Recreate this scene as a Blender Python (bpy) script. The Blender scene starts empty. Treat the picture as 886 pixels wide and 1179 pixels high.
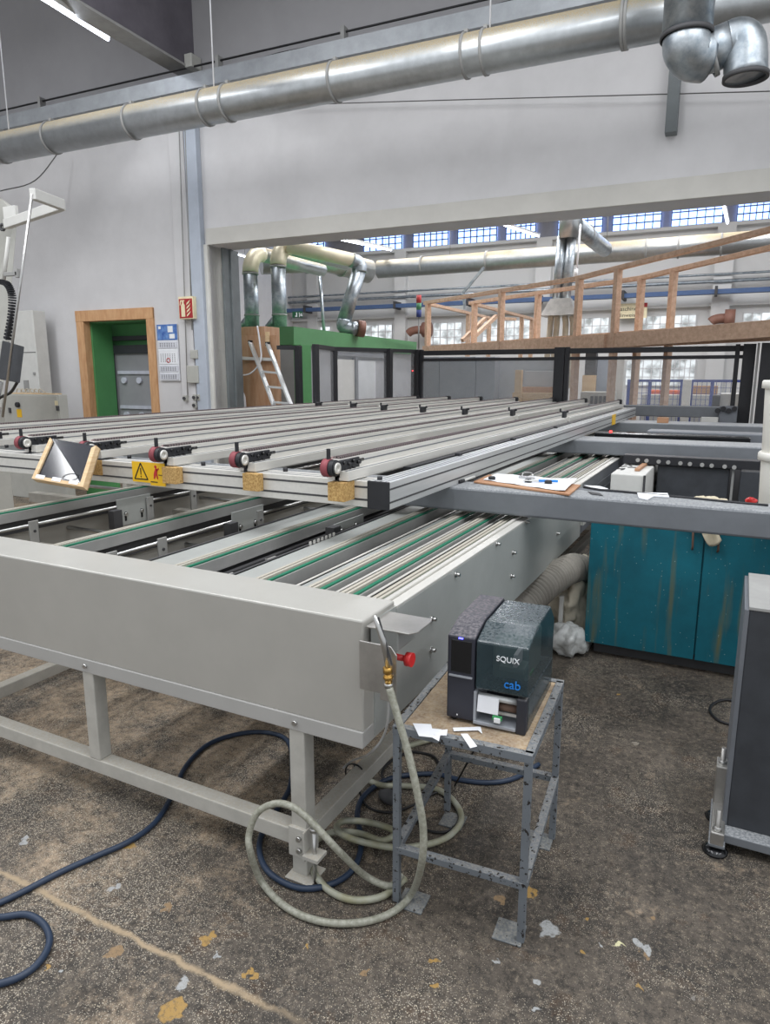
import bpy, bmesh, math, random
from mathutils import Vector, Matrix
random.seed(7)
S = bpy.context.scene
COL = bpy.data.collections.new('factory'); S.collection.children.link(COL)
R = math.radians
# ---------------------------------------------------------------- survey: image ray -> point on a world plane
F, CX, CY, EYE = 795., 441., 588., 1.70
PITCH, YAW, BROT = math.atan(157/795.), R(27.2), R(2.4)
def _basis(yaw):
    cp, sp, c, s = math.cos(PITCH), math.sin(PITCH), math.cos(yaw), math.sin(yaw)
    return Vector((-s*cp, c*cp, -sp)), Vector((c, s, 0)), Vector((-s*sp, c*sp, cp))
def ray(x, y, yaw=YAW):
    f, r, u = _basis(yaw); return f + r*((x-CX)/F) - u*((y-CY)/F)
def Zp(x, y, z):
    d = ray(x, y); t = (z-EYE)/d.z; return Vector((t*d.x, t*d.y, z))
def Xp(x, y, X):
    d = ray(x, y); t = X/d.x; return Vector((X, t*d.y, EYE+t*d.z))
def Yp(x, y, Y):
    d = ray(x, y); t = Y/d.y; return Vector((t*d.x, Y, EYE+t*d.z))
def Bz(x, y, z):
    d = ray(x, y, YAW-BROT); t = (z-EYE)/d.z; return Vector((t*d.x, t*d.y, z))
def Bx(x, y, X):
    d = ray(x, y, YAW-BROT); t = X/d.x; return Vector((X, t*d.y, EYE+t*d.z))
def By(x, y, Y):
    d = ray(x, y, YAW-BROT); t = Y/d.y; return Vector((t*d.x, Y, EYE+t*d.z))
ROTB = Matrix.Rotation(BROT, 3, 'Z')
FRAME = ['w']            # 'w' = machine frame, 'b' = building frame (turned 2.4 degrees)
def tr(v):
    v = Vector(v); return ROTB @ v if FRAME[0] == 'b' else v
# ---------------------------------------------------------------- materials
def lin(c):
    return tuple((v/255/12.92 if v/255 <= .04045 else ((v/255+.055)/1.055)**2.4) for v in c) + (1,)
MATS = {}
def mat(name, rgb, rough=.5, metal=0., var=.12, scale=6., bump=0., rgb2=None, stretch=None, spec=.5, dust=0., dustc=(190, 182, 168)):
    m = bpy.data.materials.new(name); m.use_nodes = True; MATS[name] = m
    nt = m.node_tree; n = nt.nodes; l = nt.links; b = n['Principled BSDF']
    b.inputs['Roughness'].default_value = rough; b.inputs['Metallic'].default_value = metal
    b.inputs['Specular IOR Level'].default_value = spec
    tc = n.new('ShaderNodeTexCoord'); mp = n.new('ShaderNodeMapping'); l.new(tc.outputs['Object'], mp.inputs[0])
    if stretch: mp.inputs['Scale'].default_value = stretch
    ns = n.new('ShaderNodeTexNoise'); ns.inputs['Scale'].default_value = scale; ns.inputs['Detail'].default_value = 6; ns.inputs['Roughness'].default_value = .65
    l.new(mp.outputs[0], ns.inputs[0])
    mx = n.new('ShaderNodeMix'); mx.data_type = 'RGBA'
    a = lin(rgb); c2 = lin(rgb2) if rgb2 else tuple(x*(1-var) for x in a[:3]) + (1,)
    a = a if rgb2 else tuple(min(1, x*(1+var*.6)) for x in a[:3]) + (1,)
    mx.inputs[6].default_value = a; mx.inputs[7].default_value = c2
    rp = n.new('ShaderNodeValToRGB'); rp.color_ramp.elements[0].position = .35; rp.color_ramp.elements[1].position = .66
    l.new(ns.outputs[0], rp.inputs[0]); l.new(rp.outputs[0], mx.inputs[0])
    out = mx.outputs[2]
    if dust:
        n2 = n.new('ShaderNodeTexNoise'); n2.inputs['Scale'].default_value = 120; n2.inputs['Detail'].default_value = 8
        l.new(tc.outputs['Object'], n2.inputs[0])
        ge = n.new('ShaderNodeNewGeometry'); sx = n.new('ShaderNodeSeparateXYZ'); l.new(ge.outputs['Normal'], sx.inputs[0])
        mr = n.new('ShaderNodeMapRange'); mr.inputs[1].default_value = .35; mr.inputs[2].default_value = .75; l.new(n2.outputs[0], mr.inputs[0])
        mu = n.new('ShaderNodeMath'); mu.operation = 'MULTIPLY'; l.new(mr.outputs[0], mu.inputs[0]); l.new(sx.outputs[2], mu.inputs[1])
        m3 = n.new('ShaderNodeMath'); m3.operation = 'MULTIPLY'; m3.use_clamp = True; l.new(mu.outputs[0], m3.inputs[0]); m3.inputs[1].default_value = dust
        md = n.new('ShaderNodeMix'); md.data_type = 'RGBA'; l.new(m3.outputs[0], md.inputs[0]); l.new(out, md.inputs[6]); md.inputs[7].default_value = lin(dustc)
        out = md.outputs[2]
        r2 = n.new('ShaderNodeMapRange'); r2.inputs[3].default_value = rough; r2.inputs[4].default_value = .9; l.new(m3.outputs[0], r2.inputs[0]); l.new(r2.outputs[0], b.inputs['Roughness'])
    l.new(out, b.inputs['Base Color'])
    if bump:
        bp = n.new('ShaderNodeBump'); bp.inputs['Strength'].default_value = bump; bp.inputs['Distance'].default_value = .01
        l.new(ns.outputs[0], bp.inputs['Height']); l.new(bp.outputs[0], b.inputs['Normal'])
    return m
def emis(name, rgb, st):
    m = bpy.data.materials.new(name); m.use_nodes = True; MATS[name] = m; n = m.node_tree.nodes; b = n['Principled BSDF']
    b.inputs['Base Color'].default_value = lin(rgb); b.inputs['Emission Color'].default_value = lin(rgb); b.inputs['Emission Strength'].default_value = st
    return m
def nd(nt, t, **k):
    x = nt.nodes.new(t)
    for a, v in k.items(): setattr(x, a, v)
    return x
mat('wall_white', (206, 205, 206), .85, var=.07, scale=1.3, bump=.05)
mat('wall_grey', (154, 153, 155), .9, var=.08, scale=.9)  # greyer copy of the wall: light falloff above the tray put into colour
mat('far_white', (206, 206, 205), .85, var=.05, scale=.6)
mat('lintel_white', (196, 194, 188), .75, var=.06, scale=3)
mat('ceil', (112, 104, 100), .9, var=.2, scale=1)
mat('concrete_dark', (104, 100, 108), .9, var=.1, scale=2, rgb2=(88, 84, 92))
mat('conduit', (150, 150, 148), .6)
mat('wire', (92, 92, 90), .6)
mat('pipe_blue', (176, 184, 196), .6, var=.06)
mat('steel_grey', (108, 114, 116), .6, var=.12, scale=5)
mat('white_paint_worn', (212, 211, 205), .7, var=.14, scale=9, stretch=(1, 1, .25))
mat('galv', (186, 192, 196), .42, .92, var=.14, scale=9, rgb2=(140, 150, 158))
mat('galv_dusty', (182, 186, 188), .34, .85, var=.12, scale=9, dust=3.6, dustc=(210, 196, 166))
mat('tray', (156, 160, 164), .5, .5)
mat('machine_grey', (177, 175, 169), .3, .2, var=.05, scale=3, dust=.25, dustc=(205, 210, 206))  # paler upward faces: glossy reflection on the cover top put into colour
mat('panel_lip', (172, 171, 168), .45, .1, var=.04)
mat('side_steel', (168, 171, 168), .42, .2, var=.09, scale=3, bump=.02)
mat('side_dark', (112, 116, 122), .5, .3, var=.1)
mat('alu', (200, 202, 202), .36, .45, var=.06, scale=12, stretch=(6, .3, 6))
mat('alu_white', (214, 212, 206), .45, .35, var=.06, scale=10, stretch=(4, .3, 4))
mat('frame_grey', (182, 180, 173), .5, .1, var=.1, scale=12, dust=.6, dustc=(176, 164, 142))
mat('rail_grey', (172, 172, 170), .45, .4, var=.08, scale=8, dust=.3)
mat('slot', (66, 66, 68), .7)
mat('black', (30, 31, 36), .55, var=.2, scale=20)
mat('black_gloss', (24, 25, 27), .2)
mat('beam_grey', (112, 116, 121), .5, .15, var=.08, scale=8, dust=.75, dustc=(196, 198, 198))
mat('charcoal', (52, 55, 60), .6, var=.2, scale=10, dust=.2)
mat('belt_pink', (168, 142, 142), .8, var=.2, scale=40)
mat('pulley_pink', (138, 66, 74), .6)
mat('belt_green', (16, 112, 84), .6)
mat('chain', (176, 172, 160), .5, .3)
mat('steel', (190, 190, 188), .28, .95, var=.1, scale=20)
mat('steel_plate', (176, 174, 170), .34, .8, var=.2, scale=7)
mat('brass', (196, 156, 84), .3, .9)
mat('red', (200, 44, 44), .4)
mat('chipboard', (206, 172, 112), .85, scale=110, rgb2=(150, 112, 62), bump=.3)
mat('pine', (222, 196, 158), .7, scale=5, rgb2=(202, 170, 128), stretch=(2, 2, 14))
mat('wood_door', (208, 166, 124), .7, scale=4, rgb2=(186, 138, 96), stretch=(5, 5, 1))
mat('wood_beam', (212, 182, 158), .75, scale=5, rgb2=(186, 154, 130), stretch=(3, 3, 3))
mat('wood_sheet', (190, 158, 130), .7, scale=3, rgb2=(172, 128, 94), stretch=(5, 5, .7))
mat('wood_brown', (180, 140, 108), .7, scale=3, rgb2=(160, 116, 86), stretch=(.7, 1, 6))
mat('cardboard', (160, 128, 98), .85, var=.08)
mat('green', (88, 142, 96), .55, var=.08, scale=2)
mat('green_dark', (82, 146, 90), .55, var=.1, scale=2)
mat('screen', (34, 36, 44), .1, var=.2, scale=2)
mat('yellow', (232, 184, 22), .5, var=.05)
mat('print_black', (20, 20, 20), .6)
mat('print_red', (190, 40, 40), .6)
mat('print_blue', (30, 130, 220), .5)
mat('print_white', (235, 238, 240), .5)
mat('paper', (232, 234, 238), .8, var=.03)
mat('paper_lines', (196, 200, 212), .8)
mat('sign_red', (166, 42, 46), .5)
mat('sign_cream', (232, 220, 184), .6)
mat('cal_blue', (44, 84, 160), .5, scale=14, rgb2=(110, 150, 205))
mat('cal_grey', (206, 208, 216), .7)
mat('box_grey', (176, 176, 170), .6, var=.06)
mat('box_white', (206, 206, 202), .6, var=.06)
mat('mdf', (168, 146, 116), .85, scale=18, rgb2=(128, 106, 82), dust=.5)
mat('printer_dark', (44, 46, 56), .45, var=.12, scale=10, dust=.75, dustc=(138, 132, 134))
mat('printer_body', (40, 42, 50), .5, var=.1, scale=10, dust=.2)
mat('printer_inner', (128, 146, 140), .5)
mat('printer_grey', (150, 154, 160), .5)
mat('hose_clear', (158, 160, 148), .35, var=.12, scale=14, rgb2=(140, 138, 112))
mat('hose_blue', (32, 48, 70), .5)
mat('hose_braid', (160, 160, 148), .4, scale=80, rgb2=(126, 126, 112))
mat('cable', (28, 28, 30), .5)
mat('flex_grey', (146, 142, 134), .7, dust=.3)
mat('sack', (198, 190, 172), .9, var=.2, scale=5, bump=.3)
mat('film', (196, 198, 196), .25, var=.25, scale=16, bump=.8)
mat('rag', (206, 196, 172), .95, var=.15, scale=9, bump=.3)
mat('bucket', (226, 224, 216), .55, var=.03)
mat('hall_blue', (70, 94, 134), .6)
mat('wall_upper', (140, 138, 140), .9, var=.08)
mat('win_bar', (84, 92, 112), .7)
mat('green_plastic', (60, 150, 90), .5)
mat('fence_blue', (62, 78, 146), .6)
mat('orange', (222, 110, 70), .6)
mat('cream_duct', (224, 216, 190), .45, .2, var=.06)
mat('brown_pipe', (130, 92, 78), .6)
mat('lamp_red', (200, 70, 70), .5); mat('lamp_green', (90, 150, 110), .5)
mat('door_grey', (150, 152, 156), .6, var=.1, scale=2)
mat('glass_white', (196, 200, 204), .5, var=.1, scale=2)
mat('exit_green', (30, 96, 64), .5)
mat('brown', (104, 82, 70), .8)
emis('tube', (232, 240, 255), 9.)
emis('sky_pane', (150, 182, 255), 2.0)
emis('day_pane', (214, 222, 226), .75)
emis('led_blue', (90, 90, 255), 3.); emis('led_red', (255, 60, 60), 2.); emis('led_green', (60, 200, 90), .6)
def m_glassy(name, rgb, alpha, rough=.15):
    m = mat(name, rgb, rough, var=.1, dust=.5 if alpha > .5 else 0, dustc=(130, 134, 136)); b = m.node_tree.nodes['Principled BSDF']; b.inputs['Alpha'].default_value = alpha; return m
m_glassy('clear_sheet', (210, 214, 218), .13, .2)
m_glassy('tinted_cover', (50, 66, 72), .74, .16)
# glass blocks: bright daylight through a grid of thick glass blocks
def m_blocks(name, sx, sy, glow, dark, st):
    m = bpy.data.materials.new(name); m.use_nodes = True; MATS[name] = m; nt = m.node_tree; n = nt.nodes; l = nt.links; b = n['Principled BSDF']
    tc = nd(nt, 'ShaderNodeTexCoord'); mp = nd(nt, 'ShaderNodeMapping'); l.new(tc.outputs['Object'], mp.inputs[0]); mp.inputs['Scale'].default_value = (1, 1, 1)
    ns = nd(nt, 'ShaderNodeTexNoise'); ns.inputs['Scale'].default_value = 3.1; ns.inputs['Detail'].default_value = 4; l.new(mp.outputs[0], ns.inputs[0])
    rp = nd(nt, 'ShaderNodeValToRGB'); rp.color_ramp.elements[0].position = .38; rp.color_ramp.elements[0].color = lin(dark); rp.color_ramp.elements[1].position = .6; rp.color_ramp.elements[1].color = lin(glow)
    l.new(ns.outputs[0], rp.inputs[0]); l.new(rp.outputs[0], b.inputs['Emission Color']); b.inputs['Emission Strength'].default_value = st; b.inputs['Base Color'].default_value = lin(dark); b.inputs['Roughness'].default_value = .2
m_blocks('glass_blocks', 1, 1, (225, 232, 236), (120, 124, 124), .8)
# worn teal paint
m = mat('teal', (8, 112, 130), .5, scale=2.2, rgb2=(4, 88, 104)); nt = m.node_tree; l = nt.links; b = nt.nodes['Principled BSDF']
src = b.inputs['Base Color'].links[0].from_socket; tc = nt.nodes['Texture Coordinate']
mp = nd(nt, 'ShaderNodeMapping'); mp.inputs['Scale'].default_value = (16, 16, 1.3); l.new(tc.outputs['Object'], mp.inputs[0])
ns = nd(nt, 'ShaderNodeTexNoise'); ns.inputs['Scale'].default_value = 1; ns.inputs['Detail'].default_value = 5; l.new(mp.outputs[0], ns.inputs[0])
mr = nd(nt, 'ShaderNodeMapRange'); mr.inputs[1].default_value = .56; mr.inputs[2].default_value = .78; mr.inputs[4].default_value = .75; l.new(ns.outputs[0], mr.inputs[0])
mx = nd(nt, 'ShaderNodeMix', data_type='RGBA'); l.new(mr.outputs[0], mx.inputs[0]); l.new(src, mx.inputs[6]); mx.inputs[7].default_value = lin((122, 112, 54))
vo = nd(nt, 'ShaderNodeTexVoronoi'); vo.inputs['Scale'].default_value = 34; l.new(tc.outputs['Object'], vo.inputs[0])
lt = nd(nt, 'ShaderNodeMath', operation='LESS_THAN'); lt.inputs[1].default_value = .08; l.new(vo.outputs['Distance'], lt.inputs[0])
m2 = nd(nt, 'ShaderNodeMix', data_type='RGBA'); l.new(lt.outputs[0], m2.inputs[0]); l.new(mx.outputs[2], m2.inputs[6]); m2.inputs[7].default_value = lin((150, 180, 176)); l.new(m2.outputs[2], b.inputs['Base Color'])
# chipped grey paint over dark steel
def chipped(name, rgb, thr, base=(40, 36, 34)):
    m = mat(name, rgb, .6, .2, dust=.5); nt = m.node_tree; l = nt.links; b = nt.nodes['Principled BSDF']
    src = b.inputs['Base Color'].links[0].from_socket; tc = nt.nodes['Texture Coordinate']
    ns = nd(nt, 'ShaderNodeTexNoise'); ns.inputs['Scale'].default_value = 60; ns.inputs['Detail'].default_value = 6; ns.inputs['Roughness'].default_value = .6; l.new(tc.outputs['Object'], ns.inputs[0])
    gt = nd(nt, 'ShaderNodeMath', operation='GREATER_THAN'); gt.inputs[1].default_value = thr; l.new(ns.outputs[0], gt.inputs[0])
    mx = nd(nt, 'ShaderNodeMix', data_type='RGBA'); l.new(gt.outputs[0], mx.inputs[0]); l.new(src, mx.inputs[6]); mx.inputs[7].default_value = lin(base); l.new(mx.outputs[2], b.inputs['Base Color'])
chipped('stand_paint', (112, 118, 124), .6)
chipped('foot_plate', (104, 110, 114), .64)
# toothed belts: fine cross ridges
def toothed(name, a, c, freq):
    m = mat(name, a, .7); nt = m.node_tree; l = nt.links; b = nt.nodes['Principled BSDF']; tc = nt.nodes['Texture Coordinate']
    w = nd(nt, 'ShaderNodeTexWave'); w.bands_direction = 'Y'; w.inputs['Scale'].default_value = freq; l.new(tc.outputs['Object'], w.inputs[0])
    mx = nd(nt, 'ShaderNodeMix', data_type='RGBA'); l.new(w.outputs[0], mx.inputs[0]); mx.inputs[6].default_value = lin(a); mx.inputs[7].default_value = lin(c); l.new(mx.outputs[2], b.inputs['Base Color'])
toothed('belt_white', (200, 196, 184), (140, 134, 122), 45)
toothed('belt_dark', (50, 46, 48), (120, 106, 106), 16)
# factory floor
def m_floor():
    m = bpy.data.materials.new('floor'); m.use_nodes = True; MATS['floor'] = m; nt = m.node_tree; l = nt.links; b = nt.nodes['Principled BSDF']
    tc = nd(nt, 'ShaderNodeNewGeometry'); P = tc.outputs['Position']
    def noise(s, d=6, r=.6, v=P):
        x = nd(nt, 'ShaderNodeTexNoise'); x.inputs['Scale'].default_value = s; x.inputs['Detail'].default_value = d; x.inputs['Roughness'].default_value = r; l.new(v, x.inputs[0]); return x.outputs[0]
    def rng(v, a, c, lo=0, hi=1):
        x = nd(nt, 'ShaderNodeMapRange'); x.inputs[1].default_value = a; x.inputs[2].default_value = c; x.inputs[3].default_value = lo; x.inputs[4].default_value = hi; l.new(v, x.inputs[0]); return x.outputs[0]
    def mth(o, a, c=None):
        x = nd(nt, 'ShaderNodeMath', operation=o)
        for i, v in enumerate((a, c)):
            if v is None: continue
            if isinstance(v, (int, float)): x.inputs[i].default_value = v
            else: l.new(v, x.inputs[i])
        return x.outputs[0]
    def mix(f, a, c):
        x = nd(nt, 'ShaderNodeMix', data_type='RGBA'); l.new(f, x.inputs[0])
        for i, v in ((6, a), (7, c)):
            if isinstance(v, tuple): x.inputs[i].default_value = lin(v)
            else: l.new(v, x.inputs[i])
        return x.outputs[2]
    c = mix(rng(noise(2.2), .35, .65), (46, 42, 38), (90, 82, 73))
    c = mix(rng(noise(17, 8, .75), .5, .72), c, (112, 102, 90))
    c = mix(rng(noise(7, 5, .7), .58, .75), c, (38, 35, 34))
    sx = nd(nt, 'ShaderNodeSeparateXYZ'); l.new(P, sx.inputs[0]); X, Y = sx.outputs[0], sx.outputs[1]
    # sawdust lying below and in front of the machine
    zone = mth('MULTIPLY', rng(X, -.55, -1.9), rng(Y, .9, 2.2, .35, 1))
    dn = mth('ADD', mth('ADD', noise(3.2, 6, .7), mth('MULTIPLY', mth('SUBTRACT', noise(34, 8, .85), .5), .55)), mth('MULTIPLY', zone, .235))
    c = mix(mth('MULTIPLY', rng(dn, .62, .8), rng(noise(60, 5, .8), .38, .58, .35, 1)), c, (182, 160, 134))
    c = mix(rng(noise(30, 8, .9), .5, .56, 0, .75), c, (30, 27, 24)); c = mix(rng(noise(44, 8, .9), .53, .6, 0, .65), c, (142, 130, 113)); c = mix(rng(noise(5, 6, .8), .56, .64, 0, .5), c, (72, 52, 34))
    # fine chips everywhere, denser in the dust
    for s, thr, col in ((105, .14, (196, 184, 162)), (190, .2, (176, 168, 154))):
        vo = nd(nt, 'ShaderNodeTexVoronoi'); vo.inputs['Scale'].default_value = s; l.new(P, vo.inputs[0])
        t = mth('MULTIPLY', rng(mth('ADD', noise(2.5, 4, .6), mth('MULTIPLY', zone, .3)), .35, .7, .35, 1.6), thr)
        c = mix(mth('MULTIPLY', mth('LESS_THAN', vo.outputs['Distance'], t), .8), c, col)
    # line of swept dust along the slab joint
    jn = mth('ADD', mth('SUBTRACT', Y, 1.275), mth('MULTIPLY', mth('SUBTRACT', noise(9, 4, .7), .5), .055))
    c = mix(mth('MULTIPLY', rng(mth('ABSOLUTE', jn), .015, .003), mth('MULTIPLY', rng(X, -.85, -1.1), rng(noise(14), .3, .5, .4, 1))), c, (158, 140, 114))
    # dried paint and filler spots
    dv = nd(nt, 'ShaderNodeVectorMath', operation='SCALE'); 
    nz = nd(nt, 'ShaderNodeTexNoise'); nz.inputs['Scale'].default_value = 26; l.new(P, nz.inputs[0])
    l.new(nz.outputs[1], dv.inputs[0]); dv.inputs['Scale'].default_value = .075
    av = nd(nt, 'ShaderNodeVectorMath', operation='ADD'); l.new(P, av.inputs[0]); l.new(dv.outputs[0], av.inputs[1])
    spk = rng(noise(70, 5, .8), .34, .5, .25, .95)
    OCH, WHT, TAN = (158, 126, 68), (158, 160, 160), (136, 112, 82)
    for (px, py, r, col) in ((633, 1070, .05, WHT), (738, 1088, .04, WHT), (742, 1098, .022, TAN), (670, 1096, .022, OCH), (712, 1087, .018, (206, 202, 160)), (755, 1060, .026, TAN), (676, 1060, .02, OCH), (617, 1128, .025, WHT), (618, 1162, .024, WHT), (200, 1162, .055, OCH), (212, 1132, .04, WHT), (236, 1083, .036, OCH), (244, 1075, .03, OCH), (150, 973, .03, OCH), (133, 1020, .028, WHT), (190, 1046, .028, TAN), (250, 1102, .02, WHT), (288, 1123, .025, OCH), (28, 968, .035, WHT), (133, 1095, .04, TAN), (55, 1113, .024, OCH), (352, 1090, .02, OCH), (500, 1105, .02, OCH), (612, 1028, .034, OCH), (575, 1038, .03, TAN), (498, 1137, .026, OCH), (570, 1105, .022, WHT), (420, 1120, .02, TAN), (690, 1090, .012, WHT), (800, 1150, .02, (120, 116, 110)), (735, 1135, .016, OCH), (712, 800, .02, OCH), (730, 855, .03, (140, 132, 120)), (68, 1120, .02, WHT)):
        p = Zp(px, py, 0)
        ds = nd(nt, 'ShaderNodeVectorMath', operation='DISTANCE'); l.new(av.outputs[0], ds.inputs[0]); ds.inputs[1].default_value = (p.x+.0375, p.y+.0375, .0375)
        c = mix(mth('MULTIPLY', rng(ds.outputs[1], r*.62, r*.5), spk), c, col)
    l.new(c, b.inputs['Base Color'])
    l.new(rng(noise(6), .3, .7, .5, .85), b.inputs['Roughness'])
    bp = nd(nt, 'ShaderNodeBump'); bp.inputs['Strength'].default_value = .35; bp.inputs['Distance'].default_value = .006; l.new(noise(45, 6, .7), bp.inputs['Height']); l.new(bp.outputs[0], b.inputs['Normal'])
m_floor()
# ---------------------------------------------------------------- mesh building
def catmull(pts, sub=8, closed=False):
    pts = [Vector(p) for p in pts]; n = len(pts); out = []
    rng_ = range(n) if closed else range(n-1)
    for i in rng_:
        p0 = pts[(i-1) % n] if closed or i > 0 else pts[0]*2-pts[1]
        p1, p2 = pts[i], pts[(i+1) % n]
        p3 = pts[(i+2) % n] if closed or i+2 < n else p2*2-p1
        for k in range(sub):
            t = k/sub
            out.append(.5*((2*p1)+(p2-p0)*t+(2*p0-5*p1+4*p2-p3)*t*t+(3*p1-p0-3*p2+p3)*t**3))
    if not closed: out.append(pts[-1])
    return out
class MB:
    def __init__(s): s.v = []; s.f = []; s.sm = []
    def add(s, vs, fs, smooth=False):
        o = len(s.v); s.v += [Vector(v) for v in vs]; s.f += [[i+o for i in f] for f in fs]; s.sm += [smooth]*len(fs); return s
    def obox(s, c, a, b, d):
        c, a, b, d = map(Vector, (c, a, b, d))
        vs = [c+a*i+b*j+d*k for k in (-1, 1) for j in (-1, 1) for i in (-1, 1)]
        return s.add(vs, [(0, 2, 3, 1), (4, 5, 7, 6), (0, 1, 5, 4), (2, 6, 7, 3), (0, 4, 6, 2), (1, 3, 7, 5)])
    def box(s, x0, x1, y0, y1, z0, z1):
        return s.obox(((x0+x1)/2, (y0+y1)/2, (z0+z1)/2), ((x1-x0)/2, 0, 0), (0, (y1-y0)/2, 0), (0, 0, (z1-z0)/2))
    def bar(s, p, q, w, h, up=(0, 0, 1)):
        p, q, up = Vector(p), Vector(q), Vector(up); d = (q-p); L = d.length; d.normalize()
        sd = d.cross(up).normalized(); u = sd.cross(d).normalized()
        return s.obox((p+q)/2, d*L/2, sd*w/2, u*h/2)
    def tube(s, pts, r, n=10, closed=False, cap=True):
        pts = [Vector(p) for p in pts]; m = len(pts); rs = r if isinstance(r, (list, tuple)) else [r]*m
        prev = None; rings = []
        for i in range(m):
            a = pts[(i-1) % m] if closed or i > 0 else pts[i]; b = pts[(i+1) % m] if closed or i < m-1 else pts[i]
            t = (b-a).normalized()
            if prev is None:
                u = t.cross(Vector((0, 0, 1)))
                if u.length < .05: u = t.cross(Vector((1, 0, 0)))
                u.normalize()
            else: u = (prev - t*prev.dot(t)).normalized()
            prev = u; w = t.cross(u)
            rings.append([pts[i]+(u*math.cos(2*math.pi*k/n)+w*math.sin(2*math.pi*k/n))*rs[i] for k in range(n)])
        vs = [p for g in rings for p in g]; fs = []
        for i in range(m if closed else m-1):
            j = (i+1) % m
            for k in range(n): fs.append((i*n+k, i*n+(k+1) % n, j*n+(k+1) % n, j*n+k))
        s.add(vs, fs, True)
        if cap and not closed:
            o = len(s.v)-len(vs); s.f += [[o+k for k in range(n)][::-1], [o+(m-1)*n+k for k in range(n)]]; s.sm += [False, False]
        return s
    def cyl(s, p, q, r, r2=None, n=20):
        r2 = r if r2 is None else r2; return s.tube([p, q], [r, r2], n)
    def ring(s, p, q, ro, ri, n=24):
        p, q = Vector(p), Vector(q); t = (q-p).normalized(); u = t.cross(Vector((0, 0, 1)))
        if u.length < .05: u = t.cross(Vector((1, 0, 0)))
        u.normalize(); w = t.cross(u); vs = []; fs = []
        for k in range(n):
            d = u*math.cos(2*math.pi*k/n)+w*math.sin(2*math.pi*k/n); vs += [p+d*ro, q+d*ro, q+d*ri, p+d*ri]
        for k in range(n):
            a, b = 4*k, 4*((k+1) % n)
            for j in range(4): fs.append((a+j, b+j, b+(j+1) % 4, a+(j+1) % 4))
        return s.add(vs, fs, True)
    def prism(s, poly, o, u, v, w):
        o, u, v, w = map(Vector, (o, u, v, w)); n = len(poly)
        vs = [o+u*a+v*b for a, b in poly]+[o+u*a+v*b+w for a, b in poly]
        fs = [list(range(n))[::-1], [n+i for i in range(n)]]+[(i, (i+1) % n, n+(i+1) % n, n+i) for i in range(n)]
        return s.add(vs, fs)
    def lathe(s, prof, c, n=28, ax=None):
        c = Vector(c); vs = []; fs = []
        for r, z in prof:
            for k in range(n): vs.append(c+Vector((r*math.cos(2*math.pi*k/n), r*math.sin(2*math.pi*k/n), z)))
        for i in range(len(prof)-1):
            for k in range(n): fs.append((i*n+k, i*n+(k+1) % n, (i+1)*n+(k+1) % n, (i+1)*n+k))
        s.add(vs, fs, True); o = len(s.v)-len(vs); s.f += [[o+k for k in range(n)][::-1], [o+(len(prof)-1)*n+k for k in range(n)]]; s.sm += [False, False]; return s
ORG = {}
def build(mb, name, m, parent=None, bevel=0, label=None, cat=None, group=None, kind=None):
    vs = [tr(v) for v in mb.v]
    if parent is not None: org = ORG[parent.name]
    else:
        lo = [min(v[i] for v in vs) for i in range(3)]; hi = [max(v[i] for v in vs) for i in range(3)]
        org = Vector(((lo[0]+hi[0])/2, (lo[1]+hi[1])/2, lo[2]))
    me = bpy.data.meshes.new(name); me.from_pydata([v-org for v in vs], [], mb.f); me.update()
    me.polygons.foreach_set('use_smooth', mb.sm)
    bm = bmesh.new(); bm.from_mesh(me); bmesh.ops.recalc_face_normals(bm, faces=bm.faces[:]); bm.to_mesh(me); bm.free()
    me.materials.append(MATS[m]); o = bpy.data.objects.new(name, me); COL.objects.link(o)
    if parent is not None: o.parent = parent
    else: o.location = org
    ORG[o.name] = org
    if bevel:
        md = o.modifiers.new('bevel', 'BEVEL'); md.width = bevel; md.segments = 2; md.limit_method = 'ANGLE'; md.angle_limit = R(50)
    tag(o, label, cat, group, kind); return o
def tag(o, label=None, cat=None, group=None, kind=None):
    if label: o['label'] = label
    if cat: o['category'] = cat
    if group: o['group'] = group
    if kind: o['kind'] = kind
def thing(name, label, cat, loc, group=None):
    o = bpy.data.objects.new(name, None); COL.objects.link(o); o.empty_display_size = .1; o.location = tr(loc); ORG[o.name] = tr(loc); tag(o, label, cat, group); return o
def struct(mb, name, m, parent=None, bevel=0): return build(mb, name, m, parent, bevel, kind=None if parent is not None else 'structure')
def sthing(name, loc):
    o = bpy.data.objects.new(name, None); COL.objects.link(o); o.location = tr(loc); ORG[o.name] = tr(loc); o['kind'] = 'structure'; return o
def dup(o, delta=(0, 0, 0), label=None, group=None, rotz=None, par=None):
    c = o.copy(); COL.objects.link(c); c.location = o.location + Vector(delta) if par is None else o.location
    if par is not None: c.parent = par
    if rotz is not None: c.rotation_euler.z = rotz
    if label: c['label'] = label
    if group: c['group'] = group
    for ch in list(o.children): dup(ch, par=c)
    return c
def text(s, name, m, parent, pos, u, v, size, depth=.0006, align='CENTER'):
    cu = bpy.data.curves.new(name, 'FONT'); cu.body = s; cu.size = size; cu.extrude = depth; cu.align_x = align; cu.align_y = 'CENTER'
    t = bpy.data.objects.new(name+'_t', cu); COL.objects.link(t)
    bpy.context.view_layer.update()
    me = bpy.data.meshes.new_from_object(t.evaluated_get(bpy.context.evaluated_depsgraph_get()))
    bpy.data.objects.remove(t); u = Vector(u).normalized(); v = Vector(v).normalized(); w = u.cross(v); pos = Vector(pos)
    org = ORG[parent.name]
    for vt in me.vertices: vt.co = tr(pos + u*vt.co.x + v*vt.co.y + w*vt.co.z) - org
    me.materials.clear(); me.materials.append(MATS[m]); o = bpy.data.objects.new(name, me); COL.objects.link(o); o.parent = parent; ORG[o.name] = org; return o
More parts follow.
